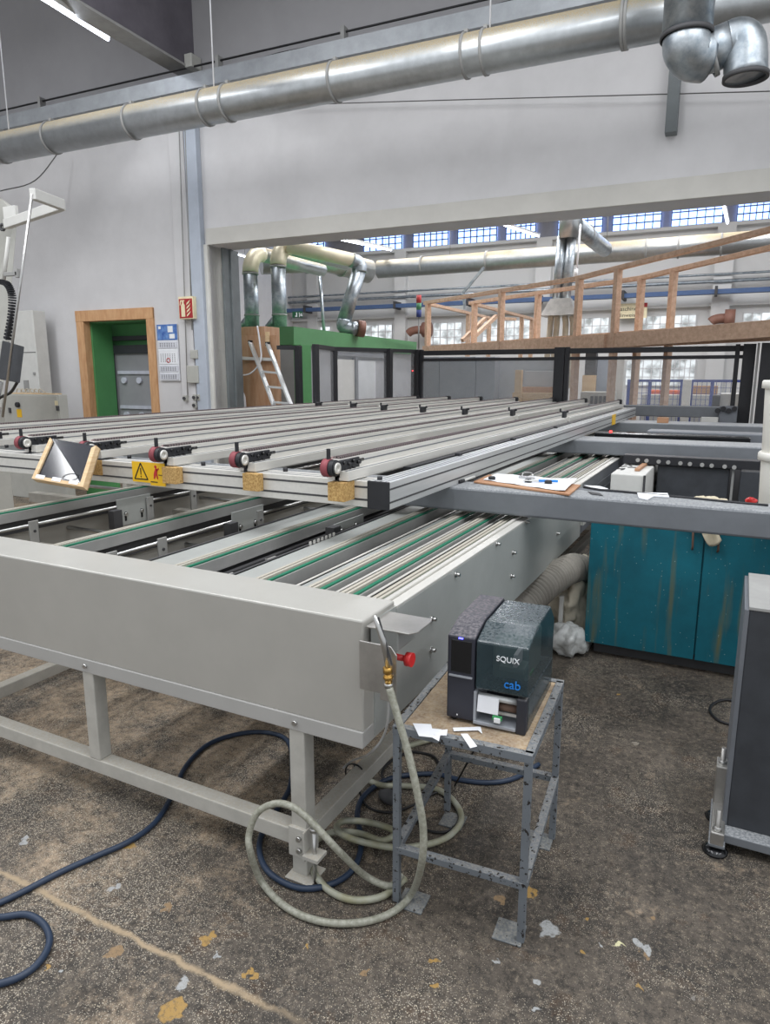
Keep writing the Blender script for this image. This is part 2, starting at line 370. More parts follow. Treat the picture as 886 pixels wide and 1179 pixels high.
def wrinkle(o, st, sz):
    tx = bpy.data.textures.new('wrinkles', 'CLOUDS'); tx.noise_scale = sz; tx.noise_depth = 3
    md = o.modifiers.new('subd', 'SUBSURF'); md.levels = md.render_levels = 1
    md = o.modifiers.new('wrinkle', 'DISPLACE'); md.texture = tx; md.strength = st; md.mid_level = .5; return o
# ================================================================ SETTING (building frame)
FRAME[0] = 'b'
struct(MB().box(-16, 8, -3, 26, -.1, 0), 'floor', 'floor')
WY = 8.0; OL = -6.31; LB = 3.43; WT = 5.42
wl = MB(); 
DL, DR, DT = By(97, 372, WY).x, By(170, 369, WY).x, 2.50
wl.box(-15, DL, WY, WY+.5, 0, WT).box(DR, OL, WY, WY+.5, 0, WT).box(DL, DR, WY, WY+.5, DT, WT).box(OL, 8, WY, WY+.5, LB, WT)
struct(wl, 'wall_back', 'wall_white')
struct(MB().box(OL-.02, 8, WY-.03, WY, LB-.01, LB+.2), 'trim_1', 'lintel_white', bevel=.006)
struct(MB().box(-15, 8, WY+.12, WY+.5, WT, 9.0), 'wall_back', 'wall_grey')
struct(MB().box(-15.2, -15, -3, 26, 0, 9), 'wall_left', 'wall_white')
# door with a pine frame and a green corridor behind
dr = sthing('door_1', ((DL+DR)/2, WY, 0)); DO = By(88, 360, WY).x; DE = By(177, 356, WY).x
fr = MB().box(DO, DL+.01, WY-.03, WY+.1, 0, 2.64).box(DR-.01, DE, WY-.03, WY+.1, 0, 2.64).box(DO, DE, WY-.035, WY+.1, 2.49, 2.65)
struct(fr, 'door_frame', 'wood_door', dr, .004)
g = MB().box(DL, DL+.04, WY+.1, WY+.5, 0, DT).box(DL-.3, DR+.6, WY+.62, WY+.66, 0, 2.7).box(DL, DR, WY+.1, WY+.5, DT-.03, DT)
struct(g, 'door_lining', 'green_dark', dr)
a = By(128, 398, WY+1.45); b2 = By(180, 398, WY+1.45)
k = MB()
c0 = By(124, 398, WY+.55)
k.box(c0.x, c0.x+.13, WY+.5, WY+.6, 0, c0.z).box(c0.x, DR+.45, WY+.5, WY+.6, c0.z-.13, c0.z); k.box(By(112, 388, WY+.55).x, DR+.45, WY+.5, WY+.6, By(112, 393, WY+.55).z, By(112, 388, WY+.55).z)
struct(k, 'inner_door_frame', 'charcoal', dr, .004)
pz = MB().box(c0.x+.13, DR+.4, WY+.55, WY+.58, 0, c0.z-.13); struct(pz, 'door_panel', 'door_grey', dr)
sh = MB()
for z in (c0.z-.45, c0.z-1.0, c0.z-1.5):
    sh.box(c0.x+.2, DR+.3, WY+.52, WY+.55, z, z+.05)
    for i in range(4): sh.cyl((c0.x+.32+i*.32, WY+.51, z-.1), (c0.x+.32+i*.32, WY+.56, z-.1), .05, n=10)
struct(sh, 'door_ribs', 'paper_lines', dr)
# pilaster, blue-grey column cover, jamb and steel guide
x1, x2 = By(204, 300, WY).x, By(221, 300, WY).x
struct(MB().box(x1, x2, WY-.06, WY, 0, 5.4), 'trim_2', 'wall_white', bevel=.01)
struct(MB().box(By(224, 300, WY).x, By(237, 300, WY).x, WY-.1, WY, 0, 5.4), 'trim_3', 'pipe_blue', bevel=.01)
struct(MB().box(OL-.14, OL+.0, WY-.04, WY+.28, 0, LB), 'trim_4', 'white_paint_worn', bevel=.008)
struct(MB().box(OL, OL+.035, WY+.26, WY+.62, 0, LB).box(OL+.0, OL+.06, WY+.40, WY+.44, 0, LB), 'trim_5', 'steel_grey', bevel=.006)
# far hall
FY = 24.
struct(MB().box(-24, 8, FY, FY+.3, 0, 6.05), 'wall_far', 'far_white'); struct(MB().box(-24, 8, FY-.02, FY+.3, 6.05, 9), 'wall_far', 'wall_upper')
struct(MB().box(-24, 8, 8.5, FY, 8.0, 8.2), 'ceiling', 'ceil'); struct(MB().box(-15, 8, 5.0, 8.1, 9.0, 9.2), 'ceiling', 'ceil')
struct(MB().box(-24, 8, FY-.25, FY, 5.98, 6.08), 'trim_6', 'far_white')
br = MB()
for i in range(9): br.box(-22+i*3.6, -21.75+i*3.6, 9, FY, 7.4, 8.0)
br.box(-24, 8, FY-.2, FY, 6.8, 8.0)
struct(br, 'trim_7', 'brown')
wins = [(475, 515.5, 264, 285), (526.5, 571, 261, 282), (582, 616, 258, 279), (642, 693, 247, 269), (705, 760.6, 243.5, 266), (773, 831.5, 237, 262), (848.7, 893, 232, 254), (265, 281, 286, 301), (418, 462, 268, 288), (352, 372, 276, 292), (303, 340, 280, 296)]
def window(i, xa, xb, ya, yb, Y, pane_m, bar_m, nx, nz, z0=None, z1=None):
    A = By(xa, (ya+yb)/2, Y); B_ = By(xb, (ya+yb)/2, Y); w = sthing('window_%d' % i, (A.x, Y, A.z))
    z0 = By(xa, yb, Y).z if z0 is None else z0; z1 = By(xa, ya, Y).z if z1 is None else z1
    struct(MB().box(A.x, B_.x, Y+.06, Y+.12, z0, z1), 'pane', pane_m, w)
    bars = MB()
    for k in range(nx+1): x = A.x+(B_.x-A.x)*k/nx; bars.box(x-.011, x+.011, Y, Y+.06, z0, z1)
    for k in range(nz+1): z = z0+(z1-z0)*k/nz; bars.box(A.x, B_.x, Y, Y+.06, z-.012, z+.012)
    struct(bars, 'window_bars', bar_m, w)
for i, (xa, xb, ya, yb) in enumerate(wins): window(i+1, xa, xb, ya, yb, FY-.17, 'sky_pane', 'win_bar', 6 if xb-xa > 30 else 3, 3, 6.09, 6.70)
pil = MB()
px_ = [(-17.8, -17.3), (-14.2, -13.75), (-10.53, -10.1), (-5.45, -4.95), (-.1, .4), (5, 5.4)]
for i, (a_, b_) in enumerate(px_): struct(MB().box(a_, b_, FY-.25, FY, 0, 5.98), 'trim_%d' % (8+i), 'far_white')
gbs = [(360, 380, 376, 390), (419, 451, 374, 392), (490, 531, 372, 397), (555, 610, 370, 396), (662, 700, 368, 394), (735, 800, 364, 392), (855, 886, 360, 380)]
for i, (xa, xb, ya, yb) in enumerate(gbs): window(20+i, xa, xb, ya, yb, FY-.08, 'glass_blocks', 'wall_white', max(3, int((xb-xa)/8)), 3, 2.75, 3.5)
for i, (xa, xb) in enumerate(((720, 770), (770, 800), (620, 655))): window(30+i, xa, xb, 412, 436, FY-.08, 'glass_blocks', 'wall_white', 5, 3, 1.35, 2.15)
# ---------------------------------------------------------------- far hall: crane rail, pipes, ducts
t = thing('crane_rail', 'blue crane rail beam running along the far hall wall', 'crane rail', (-6, 23.4, 4.0))
build(MB().box(-22, 7, 23.25, 23.5, 4.02, 4.15), 'rail_beam', 'hall_blue', t)
for x in (-17.5, -14, -10.3, -7.6, -5.2, -2.6, -.0, 3): build(MB().box(x-.04, x+.04, 23.2, 24, 3.98, 4.24), 'rail_bracket', 'slot', t)
for z, r, lb in ((4.42, .05, 'thin galvanised pipe on the far wall just above the blue rail'), (4.62, .035, 'upper thin galvanised pipe on the far wall above the blue rail')):
    build(MB().cyl((-22, 23.7, z), (7, 23.7, z), r, n=10), 'wall_pipe', 'galv', None, label=lb, cat='pipe')
build(MB().box(-22, 7, 23.8, 24, 3.72, 3.8), 'wall_ledge', 'far_white', None, label='narrow white ledge on the far wall under the blue rail', cat='ledge')
def duct(name, label, pts, r, m='galv', rings=(), cat='duct', n=20, ringm='conduit'):
    t = thing(name, label, cat, pts[0]); build(MB().tube(pts, r, n), 'duct_pipe', m, t)
    for p, q in rings:
        p, q = Vector(p), Vector(q); d = (q-p).normalized()
        build(MB().ring(p, p+d*max(.03, r*.18), r*1.06, r*.9, 20), 'clamp_ring', ringm, t, bevel=0)
    return t
HZ = 4.62
duct('extraction_duct', 'long dusty galvanised extraction duct along the far hall under the high windows', [(-8.6, 18.3, HZ-.05), (7, 18.3, HZ+.02)], .24, 'galv_dusty', [((x, 18.3, HZ-.02), (x+1, 18.3, HZ)) for x in (-7.3, -5.5, -3.4, -1.6, -.9, 0, 1.2)])
for x in (-6.5, -2.5, 1.5): build(MB().cyl((x, 18.3, HZ+.2), (x, 18.3, 8.0), .01, n=6), 'hanger_rod', 'conduit', bpy.data.objects['extraction_duct'])
def B3(x, y, Y): return By(x, y, Y)
# two risers out of the green machine
for cx, top, lb in ((288, 296, 'left galvanised riser duct with cream elbow above the green machine'), (320, 291, 'right galvanised riser duct with cream elbow above the green machine')):
    Y = 12.5; p0 = By(cx+3, 378, Y); p1 = By(cx, 314 if cx < 300 else 306, Y)
    p0.x = p1.x; r = .15
    t = thing('riser_duct', lb, 'duct', (p0.x, Y, p0.z))
    build(MB().cyl((p0.x, Y, 2.535), (p1.x, Y, p1.z), r), 'duct_pipe', 'galv', t)
    el = [(p1.x+0*i, Y+.42*(1-math.cos(i*R(15))), p1.z+.42*math.sin(i*R(15))) for i in range(7)]
    build(MB().tube(el, r*1.1), 'elbow', 'cream_duct', t); build(MB().tube([el[-1], (p1.x, Y+3.0, p1.z+.44)], r), 'outlet_pipe', 'galv_dusty', t)
    build(MB().ring((p1.x, Y, p1.z-.04), (p1.x, Y, p1.z), r*1.12, r*.95), 'clamp_ring', 'conduit', t); build(MB().ring((p1.x, Y, p0.z+.25), (p1.x, Y, p0.z+.28), r*1.08, r*.95), 'clamp_ring', 'conduit', t)
    q = By(cx-9, 376, Y); build(MB().cyl((q.x-.12, Y, 2.6), (p0.x-.05, Y, q.z+.22), .07, n=12), 'branch_pipe', 'galv', t)
# collector running back from above the risers to the wide duct
duct('collector_duct', 'fat galvanised collector duct slanting back behind the two risers', [By(300, 302, 15.2), By(375, 299, 16.4), By(425, 313, 17.6)], .3, 'galv_dusty', [(By(352, 300, 16), By(375, 301, 16.4)), (By(392, 304, 16.8), By(415, 308, 17.4))])
# cream/galvanised pipe with a bend dropping to the fan
t = thing('bent_duct', 'cream topped duct that bends down towards the green machine fan', 'duct', By(330, 285, 12.0))
P_ = [By(330, 283, 12.6), By(408, 300, 13.4)]
build(MB().tube(P_, .14), 'duct_pipe', 'cream_duct', t)
eb = catmull([By(404, 299, 13.35), By(413, 304, 13.5), By(414, 314, 13.5)], 5); build(MB().tube(eb, .15), 'elbow', 'galv', t)
build(MB().tube([By(413, 312, 13.5), By(395, 372, 13.3)], .15), 'drop_pipe', 'galv', t)
eb = catmull([By(396, 368, 13.3), By(396, 377, 13.3), By(409, 379, 13.4)], 5); build(MB().tube(eb, .15), 'lower_elbow', 'galv', t); build(MB().tube([By(404, 378, 13.35), By(414, 378, 13.45)], .14), 'outlet_pipe', 'galv', t)
build(MB().cyl(By(411, 378, 13.4), By(419, 379, 13.5), .17, n=16), 'fan_inlet', 'brown_pipe', None, label='rust red fan inlet at the end of the bent duct', cat='fan')
# duct drop with hood over the wooden walkway
t = thing('hood_duct', 'vertical twin duct ending in a sheet metal hood above the wooden walkway', 'duct', By(645, 365, 15.0)); Y = 15.0
for dx in (-.095, .095): build(MB().cyl((By(652, 276, Y).x+dx, Y, By(652, 272, Y).z), (By(646, 344, Y).x+dx*.9, Y, By(646, 344, Y).z), .1), 'duct_pipe', 'galv', t)
c1 = By(655, 258, Y); build(MB().cyl((c1.x, Y, c1.z-.28), (c1.x, Y, c1.z+.5), .2), 'collar', 'galv_dusty', t)
h0, h1 = By(646, 344, Y), By(646, 364, Y); hb = MB(); tw, bw = .2, .36
hb.add([(h0.x-tw, Y-.12, h0.z), (h0.x+tw, Y-.12, h0.z), (h0.x+tw, Y+.12, h0.z), (h0.x-tw, Y+.12, h0.z), (h0.x-bw, Y-.3, h1.z), (h0.x+bw, Y-.3, h1.z), (h0.x+bw, Y+.3, h1.z), (h0.x-bw, Y+.3, h1.z)], [(0, 1, 2, 3), (4, 5, 6, 7), (0, 1, 5, 4), (1, 2, 6, 5), (2, 3, 7, 6), (3, 0, 4, 7)])
build(hb, 'hood', 'steel_plate', t)
for i, (xa, xb) in enumerate(((634, 628), (641, 636), (650, 648), (658, 657))):
    a_ = By(xa, 364, Y); c_ = By(xb, 396, Y); build(MB().tube(catmull([a_, (a_+c_)/2+Vector((.03, 0, 0)), c_+Vector((0, 0, -.9))], 5), .06, 10), 'suction_hose', 'sack', t)
duct('side_duct', 'short galvanised duct branching right from the hood duct to the wide duct', [By(661, 258, 15.1), By(696, 287, 17.6)], .17, 'galv', [(By(675, 268, 16.0), By(690, 281, 17))])
build(MB().tube([By(668, 258, 14.6), By(663, 318, 14.6)], .02, 6).cyl(By(663, 310, 14.6), By(663, 318, 14.6), .035, n=8), 'pull_cord', 'paper', None, label='thin white pull cord hanging beside the hood duct', cat='cord')
build(MB().bar(By(557, 308, 17.5), By(533, 337, 17.5), .06, .06).bar(By(533, 337, 17.5), By(535, 356, 17.5), .06, .06), 'strut', 'galv', None, label='angled galvanised strut hanging from the far duct', cat='strut')
build(MB().tube([By(368, 318, 15), By(374, 395, 15)], .04, 8), 'conduit_pole', 'galv', None, label='thin leaning metal pole above the green machine roof', cat='pole')
build(MB().box(*[v for p in [(By(338, 359, 22).x, By(348, 359, 22).x)] for v in p], 21.9, 22, By(338, 366, 22).z, By(338, 359, 22).z), 'exit_sign', 'exit_green', None, label='small green exit sign between the two riser ducts', cat='sign')
es = bpy.data.objects['exit_sign']; a_ = By(343, 362.5, 21.89); w_ = (By(348, 359, 22).x-By(338, 359, 22).x)
build(MB().box(a_.x+.04, a_.x+.06, 21.88, 21.9, a_.z-.08, a_.z+.08).prism([(-.12, -.07), (-.04, -.07), (-.04, .08), (-.08, .08), (-.08, -.02), (-.12, -.02)], (a_.x, 21.88, a_.z), (1, 0, 0), (0, 0, 1), (0, .02, 0)).prism([(.08, 0), (.14, .06), (.14, .03), (.18, -.05), (.1, -.05)], (a_.x, 21.88, a_.z), (1, 0, 0), (0, 0, 1), (0, .02, 0)), 'exit_symbol', 'print_white', es)
cbl = MB()
for k in range(4): cbl.tube(catmull([By(296+k*2, 351, 23), By(302+k*3, 341-k, 23), By(309+k, 343, 23), By(311+k, 352, 23)], 5), .02, 6)
build(cbl, 'cable_bundle', 'sack', None, label='loops of pale cable lying on the far rail between the ducts', cat='cable')
# fluorescent tubes (tube, housing) hanging in both halls
def tube_light(a_, b_, label, hang=.6, w=.09):
    t = thing('fluorescent_light', label, 'light', a_); a_, b_ = Vector(a_), Vector(b_); up = Vector((0, 0, .045))
    build(MB().bar(a_+up, b_+up, w, .05), 'housing', 'box_white', t); build(MB().tube([a_, b_], .021, 10), 'lamp_tube', 'tube', t)
    for f in (.12, .88): build(MB().cyl(a_.lerp(b_, f)+up, a_.lerp(b_, f)*1+Vector((0, 0, (7.99 if a_.y > 8.5 else 8.99)-a_.lerp(b_, f).z)), .005, n=6), 'suspension_wire', 'wire', t)
tube_light(By(38, -9, 5.6), By(124, 45, 7.2), 'long bright fluorescent tube in the top left corner under the concrete beam', 1.5)
tube_light(By(388, 275, 15), By(450, 288, 19), 'fluorescent tube over the bent duct in the far hall')
tube_light(By(579, 259, 18), By(620, 272, 21), 'fluorescent tube left of the hood duct in the far hall')
tube_light(By(832, 233, 19), By(837, 257, 21.5), 'fluorescent tube at the right end of the far hall windows')
tube_light(By(262, 290, 17), By(284, 296, 20), 'fluorescent tube behind the opening edge on the left of the far hall')
# notice on the far wall
a_, b_ = By(709, 350, FY-.3), By(743, 380, FY-.3)
nb = build(MB().box(a_.x, b_.x, FY-.32, FY-.29, By(709, 367, FY-.3).z, a_.z), 'notice_board', 'sign_cream', None, label='cream notice board with black writing on the far wall behind the walkway posts', cat='sign')
build(MB().box(b_.x-.32, b_.x+.0, FY-.33, FY-.32, a_.z-.13, a_.z), 'notice_header', 'sign_red', nb)
cx_ = (a_.x+b_.x)/2
text('Maschinen', 'notice_text', 'print_black', nb, (a_.x+.36, FY-.325, a_.z-.17), (1, 0, 0), (0, 0, 1), .17)
text('Hinweise', 'notice_text', 'print_black', nb, (a_.x+.36, FY-.325, a_.z-.36), (1, 0, 0), (0, 0, 1), .17)
# ---------------------------------------------------------------- near hall: big duct, tray, beam
DY, DZ, DRr = 6.8, 4.61, .18
duct_t = thing('main_extraction_duct', 'long dusty galvanised extraction duct crossing the top of the room', 'duct', (-3, DY, DZ-DRr))
build(MB().cyl((-11, DY, DZ), (4, DY, DZ), DRr, n=40), 'duct_pipe', 'galv_dusty', duct_t)
for x in (2, 60, 152, 237, 262, 385, 535, 557, 716, 720):
    xx = By(x, 170-x*.2, DY).x; build(MB().ring((xx, DY, DZ), (xx+.025, DY, DZ), DRr+.012, DRr-.01, 40), 'clamp_ring', 'conduit', duct_t)
    build(MB().box(xx-.005, xx+.03, DY-.03, DY+.02, DZ+DRr, DZ+DRr+.04), 'clamp_screw', 'conduit', duct_t)
for x in (12, 247, 563):
    xx = By(x, 170-x*.2, DY).x; build(MB().cyl((xx, DY, DZ+DRr), (xx, DY, 8.9), .008, n=6), 'hanger_rod', 'paper', duct_t)
# drop ducts top right
t = thing('branch_duct', 'galvanised duct pipe dropping in front of the main duct at top right, with elbow', 'duct', By(785, 70, 5.9))
Yd = 6.0; A1 = By(790, 44, Yd)
build(MB().cyl((A1.x, Yd, 8.98), A1, .172, n=32), 'drop_pipe', 'galv', t)
Yc_ = Yd+.1; C1, C2 = By(812, 66, Yc_), By(840, 50, Yc_)
build(MB().tube(catmull([A1, By(790.5, 54, Yd), By(798, 64, Yd+.05), C1], 5), .165, 28), 'elbow', 'galv', t)
build(MB().tube([C1-Vector((.03, 0, -.02)), C2], .145, 28), 'cross_pipe', 'galv', t)
D2 = By(858, 88, Yc_)
build(MB().tube(catmull([C2, By(850, 47, Yc_), By(857, 56, Yc_), D2], 5), .145, 28), 'end_pipe', 'galv', t)
build(MB().ring(A1+Vector((0, 0, .0)), A1+Vector((0, 0, .03)), .184, .16, 32), 'clamp_ring', 'slot', t); cd_ = (C2-C1).normalized(); build(MB().ring(C1+cd_*.02, C1+cd_*.05, .158, .14, 32), 'clamp_ring', 'conduit', t)
build(MB().ring(D2-Vector((0, 0, .02)), D2+Vector((0, 0, .01)), .155, .135, 32), 'end_ring', 'slot', t)
a_ = By(777, 75, 7.9); b_ = By(776, 153, 7.9)
build(MB().box(a_.x-.05, a_.x+.06, 7.86, 7.99, b_.z, a_.z+.6), 'steel_bar', 'steel_grey', None, .004, label='short dark steel bar hanging down the white wall under the duct', cat='bar')
t = thing('cable_tray', 'grey steel cable tray with loose cables along the top of the wall', 'cable tray', (-3, 7.85, 5.3))
build(MB().box(-14, 7, 7.70, 7.98, 5.24, 5.26).box(-14, 7, 7.69, 7.70, 5.24, 5.42), 'tray', 'tray', t)
build(MB().cyl((-14, 7.95, 5.62), (7, 7.95, 5.60), .012, n=6), 'upper_cable', 'cable', t)
for k, (m_, z_) in enumerate((('cable', 5.46), ('wire', 5.45), ('print_red', 5.48))):
    build(MB().tube(catmull([(x, 7.84+.02*k, z_+.03*math.sin(x*2.3+k)) for x in [-14+i*1.0 for i in range(22)] if not (k == 2 and x < -2.5)], 4), .014, 6), 'cable', m_, t)
for xx in (-9.2, -6.0, -4.2, -2.2): build(MB().box(xx, xx+.05, 7.9, 8.0, 5.4, 5.66), 'tray_bracket', 'conduit', t)
for x0 in (-6.7, -6.3, -4.2): build(MB().tube(catmull([(x0, 7.75, 5.36), (x0-.05, 7.7, 5.15), (x0+.1, 7.72, 5.0), (x0+.35, 7.8, 5.0)], 6), .012, 6), 'hanging_cable', 'conduit', t)
jb = By(216, 69, 7.9); build(MB().box(jb.x-.06, jb.x+.06, 7.9, 8.1, jb.z-.08, jb.z+.08), 'junction_box', 'box_grey', None, .01, label='small grey junction box where the concrete beam meets the wall', cat='junction box')
# concrete beam rising from the wall towards the viewer
bx = By(222, 60, 8.1).x; z0 = By(218, 82, 8.1).z
q = Bx(88, 0, bx); sl = (q.z-z0)/(q.y-8.1)
bm_ = MB().prism([(8.12, z0), (8.12, 9.0), (2.5, 9.0+2.4), (2.5, z0+sl*(2.5-8.12))], (bx-.22, 0, 0), (0, 1, 0), (0, 0, 1), (.22, 0, 0)); struct(bm_, 'trim_20', 'concrete_dark')
build(MB().prism([(8.1, z0-.03), (8.1, z0), (2.5, z0+sl*(2.5-8.12)), (2.5, z0-.03+sl*(2.5-8.12))], (bx-.25, 0, 0), (0, 1, 0), (0, 0, 1), (.28, 0, 0)), 'beam_conduit', 'conduit', None, label='flat grey conduit strip under the dark concrete beam', cat='conduit')
wr = MB(); wr.tube(catmull([By(70, 172, 7.8), By(40, 208, 7.5), By(0, 220, 7.2)], 6), .008, 5); build(wr, 'wall_wire', 'wire', None, label='thin loose wire sagging from the duct on the left wall', cat='wire')
wr = MB().tube(catmull([By(886, 105, 7.9), By(420, 118, 7.9), By(340, 122, 7.9)], 8), .006, 5); build(wr, 'wall_wire', 'wire', None, label='thin wire running across the white wall below the duct', cat='wire')
cd = MB().tube([By(206, 150, 7.9), By(216, 455, 7.9)], .008, 6).tube([By(213, 150, 7.9), By(221, 380, 7.9)], .008, 6)
build(cd, 'wall_conduit', 'conduit', None, label='thin vertical conduit running down the wall beside the calendar', cat='conduit')
# fire extinguisher sign
a_, b_ = By(206, 342, 7.85), By(224, 367, 7.85); w_ = b_.x-a_.x; h_ = a_.z-b_.z
t = thing('fire_extinguisher_sign', 'red fire extinguisher sign high on the wall column', 'sign', (a_.x, 7.85, b_.z))
build(MB().box(a_.x, b_.x, 7.83, 7.93, b_.z, a_.z), 'sign_plate', 'sign_cream', t, .004); build(MB().box(a_.x+.012, b_.x-.012, 7.826, 7.83, b_.z+.012, a_.z-.03), 'sign_face', 'sign_red', t)
o_ = (a_.x, 7.821, b_.z)
build(MB().prism([(w_*x, h_*z) for x, z in ((.2, .1), (.45, .1), (.45, .62), (.38, .7), (.38, .8), (.28, .8), (.28, .7), (.2, .62))], o_, (1, 0, 0), (0, 0, 1), (0, .005, 0)).prism([(w_*x, h_*z) for x, z in ((.1, .62), (.16, .84), (.44, .84), (.44, .79), (.22, .79), (.15, .62))], o_, (1, 0, 0), (0, 0, 1), (0, .005, 0)), 'extinguisher_symbol', 'sign_cream', t)
fl = MB()
for k in range(4): fl.prism([(w_*x, h_*(z+.17*k)) for x, z in ((.56, .1), (.74, .2), (.84, .34), (.74, .28), (.6, .2))], o_, (1, 0, 0), (0, 0, 1), (0, .005, 0))
build(fl, 'flame_symbol', 'sign_cream', t)
# wall calendar
a_, b_ = By(181, 374, 7.98), By(208, 440, 7.98); x0, x1_ = a_.x, By(204, 374, 7.98).x; zt_, zb_ = a_.z, b_.z+.02; H_ = zt_-zb_; W_ = x1_-x0
t = thing('wall_calendar', 'four month wall calendar with a blue picture beside the door', 'calendar', (x0, 7.98, zb_))
build(MB().box(x0, x1_, 7.97, 7.99, zb_, zt_), 'backing_sheet', 'paper', t); build(MB().box(x0, x1_, 7.963, 7.97, zt_-H_*.275, zt_), 'picture', 'cal_blue', t)
qr = MB(); qr.box(x0+W_*.08, x0+W_*.2, 7.96, 7.964, zt_-H_*.08, zt_-H_*.03).box(x0+W_*.55, x0+W_*.8, 7.96, 7.964, zt_-H_*.14, zt_-H_*.03).box(x0+W_*.62, x0+W_*.88, 7.96, 7.964, zt_-H_*.25, zt_-H_*.17); build(qr, 'picture_detail', 'print_white', t)
for k, (f0_, f1_) in enumerate(((.3, .42), (.45, .7), (.73, .84), (.87, .98))):
    build(MB().box(x0+.01, x1_-.01, 7.962, 7.97, zt_-H_*f1_, zt_-H_*f0_), 'month_sheet', 'cal_grey' if k != 1 else 'paper', t)
    dg = MB()
    for i in range(7):
        for j in range(5 if k == 1 else 3): dg.box(x0+W_*(.12+i*.115), x0+W_*(.15+i*.115), 7.960, 7.962, zt_-H_*(f0_+(f1_-f0_)*(.3+j*(.13 if k == 1 else .22)))-.006, zt_-H_*(f0_+(f1_-f0_)*(.3+j*(.13 if k == 1 else .22)))+.006)
    build(dg, 'date_print', 'print_black', t)
build(MB().ring((x0+W_*.5, 7.958, zt_-H_*.635), (x0+W_*.5, 7.962, zt_-H_*.635), .035, .025, 16), 'date_marker', 'print_red', t)
for (xa, xb, ya, yb, lb, nm) in ((221, 230, 403, 413, 'small grey junction box above the larger one beside the opening', 'junction_box'), (217, 231, 421, 441, 'larger grey switch box on the wall beside the opening', 'junction_box'), (213, 217, 455, 462, 'small grey rotary light switch low on the wall', 'light_switch'), (224, 228, 454, 461, 'small dark power socket low on the wall beside the opening, upper one', 'power_socket'), (224, 228, 463, 470, 'small dark power socket low on the wall beside the opening, lower one', 'power_socket'), (229, 232, 454, 461, 'small grey socket right beside the upper dark socket', 'power_socket')):
    p, q = By(xa, ya, 7.93), By(xb, yb, 7.93); bb = build(MB().box(p.x, q.x, 7.88, 7.99, q.z, p.z), nm, 'box_grey', None, .008, label=lb, cat='electrical box')
    if nm != 'junction_box': build(MB().cyl(((p.x+q.x)/2, 7.86, (p.z+q.z)/2), ((p.x+q.x)/2, 7.89, (p.z+q.z)/2), min(q.x-p.x, p.z-q.z)*.4, n=14), 'socket_insert', 'slot', bb)
FRAME[0] = 'w'
# ================================================================ LOWER BELT BED
FRAME[0] = 'w'
XR, YF, YB, ZT = -.962, 1.735, 1.955, .968      # right side, front face, back of the front box, top
bed = thing('belt_conveyor_bed', 'long low grey belt conveyor bed with green belts under the raised rail table', 'conveyor', (-3.2, 4.4, 0))
fb = MB().box(-5.6, XR, YF, YB, .60, ZT); build(fb, 'front_cover', 'machine_grey', bed, .006)
build(MB().box(-5.6, XR+.001, YF-.005, YB, .546, .602), 'front_lip', 'panel_lip', bed, .003)
build(MB().box(XR, XR+.004, YF+.07, YB+.02, .56, ZT-.02), 'end_plate', 'side_steel', bed)
sp = MB().box(-.975, -.955, YB, 4.95, .556, .94); build(sp, 'side_panel', 'side_steel', bed, .002)
build(MB().box(-.995, -.955, YB, 9.9, .94, .95), 'side_edge', 'alu_white', bed, .002)
build(MB().box(-1.015, -.998, YB, 9.9, .90, .958), 'side_edge', 'alu_white', bed, .002)
sd = MB().box(-.99, -.965, 4.95, 9.9, .56, .94)
for z in (.63, .70, .77, .84): sd.box(-.966, -.960, 4.95, 9.9, z, z+.012)
build(sd, 'rear_side_panel', 'side_dark', bed)
build(MB().box(-.955, -.93, 4.93, 5.02, .64, .80), 'side_bracket', 'box_grey', bed, .003)
for (y, z) in ((2.486, .919), (3.004, .93), (3.272, .826), (3.262, .707), (4.226, .727), (3.512, .936), (2.249, .81), (2.245, .689), (4.2, .87)):
    build(MB().cyl((-.956, y, z), (-.935, y, z), .0075, n=8).cyl((-.956, y, z), (-.95, y, z), .012, n=12), 'panel_bolt', 'steel', bed)
for x in (-1.215, -2.205, -4.4):
    build(MB().box(x-.03, x+.03, YF+.0, YF+.06, .0 if x > -1.3 or x < -4 else .17, .56), 'leg', 'frame_grey', bed, .004)
    build(MB().cyl((x, YF-.014, .575), (x, YF, .575), .009, n=8), 'leg_bolt', 'steel', bed)
build(MB().box(-5.6, -1.185, YF, YF+.06, .11, .17), 'lower_rail', 'frame_grey', bed, .004)
for x in (-1.215, -3.19): build(MB().box(x-.03, x+.03, YF+.06, 9.8, .11, .17), 'lower_rail', 'frame_grey', bed, .004)
for y in (4.6, 7.2, 9.7):
    build(MB().box(-5.2, -1.0, y, y+.06, .11, .17), 'lower_cross_rail', 'frame_grey', bed, .004)
    for x in (-1.215, -3.19, -5.1): build(MB().box(x-.03, x+.03, y, y+.06, 0, .8), 'leg', 'frame_grey', bed, .004)
# levelling foot on the front leg
ft = MB().box(-1.25, -1.18, 1.722, 1.736, .08, .19).box(-1.184, -1.178, 1.71, 1.80, .08, .19)
build(ft, 'foot_clamp', 'frame_grey', bed, .002); build(MB().box(-1.18, -1.12, 1.70, 1.76, .10, .112), 'foot_lug', 'frame_grey', bed)
build(MB().cyl((-1.15, 1.73, .0), (-1.15, 1.73, .2), .007, n=10).cyl((-1.15, 1.73, .195), (-1.15, 1.73, .21), .014, n=8), 'levelling_bolt', 'steel', bed)
for z in (.11, .155): build(MB().cyl((-1.205, 1.712, z), (-1.205, 1.722, z), .009, n=8), 'clamp_bolt', 'steel', bed)
build(MB().box(-1.255, -1.15, 1.70, 1.80, 0, .006), 'foot_plate', 'frame_grey', bed, .002)
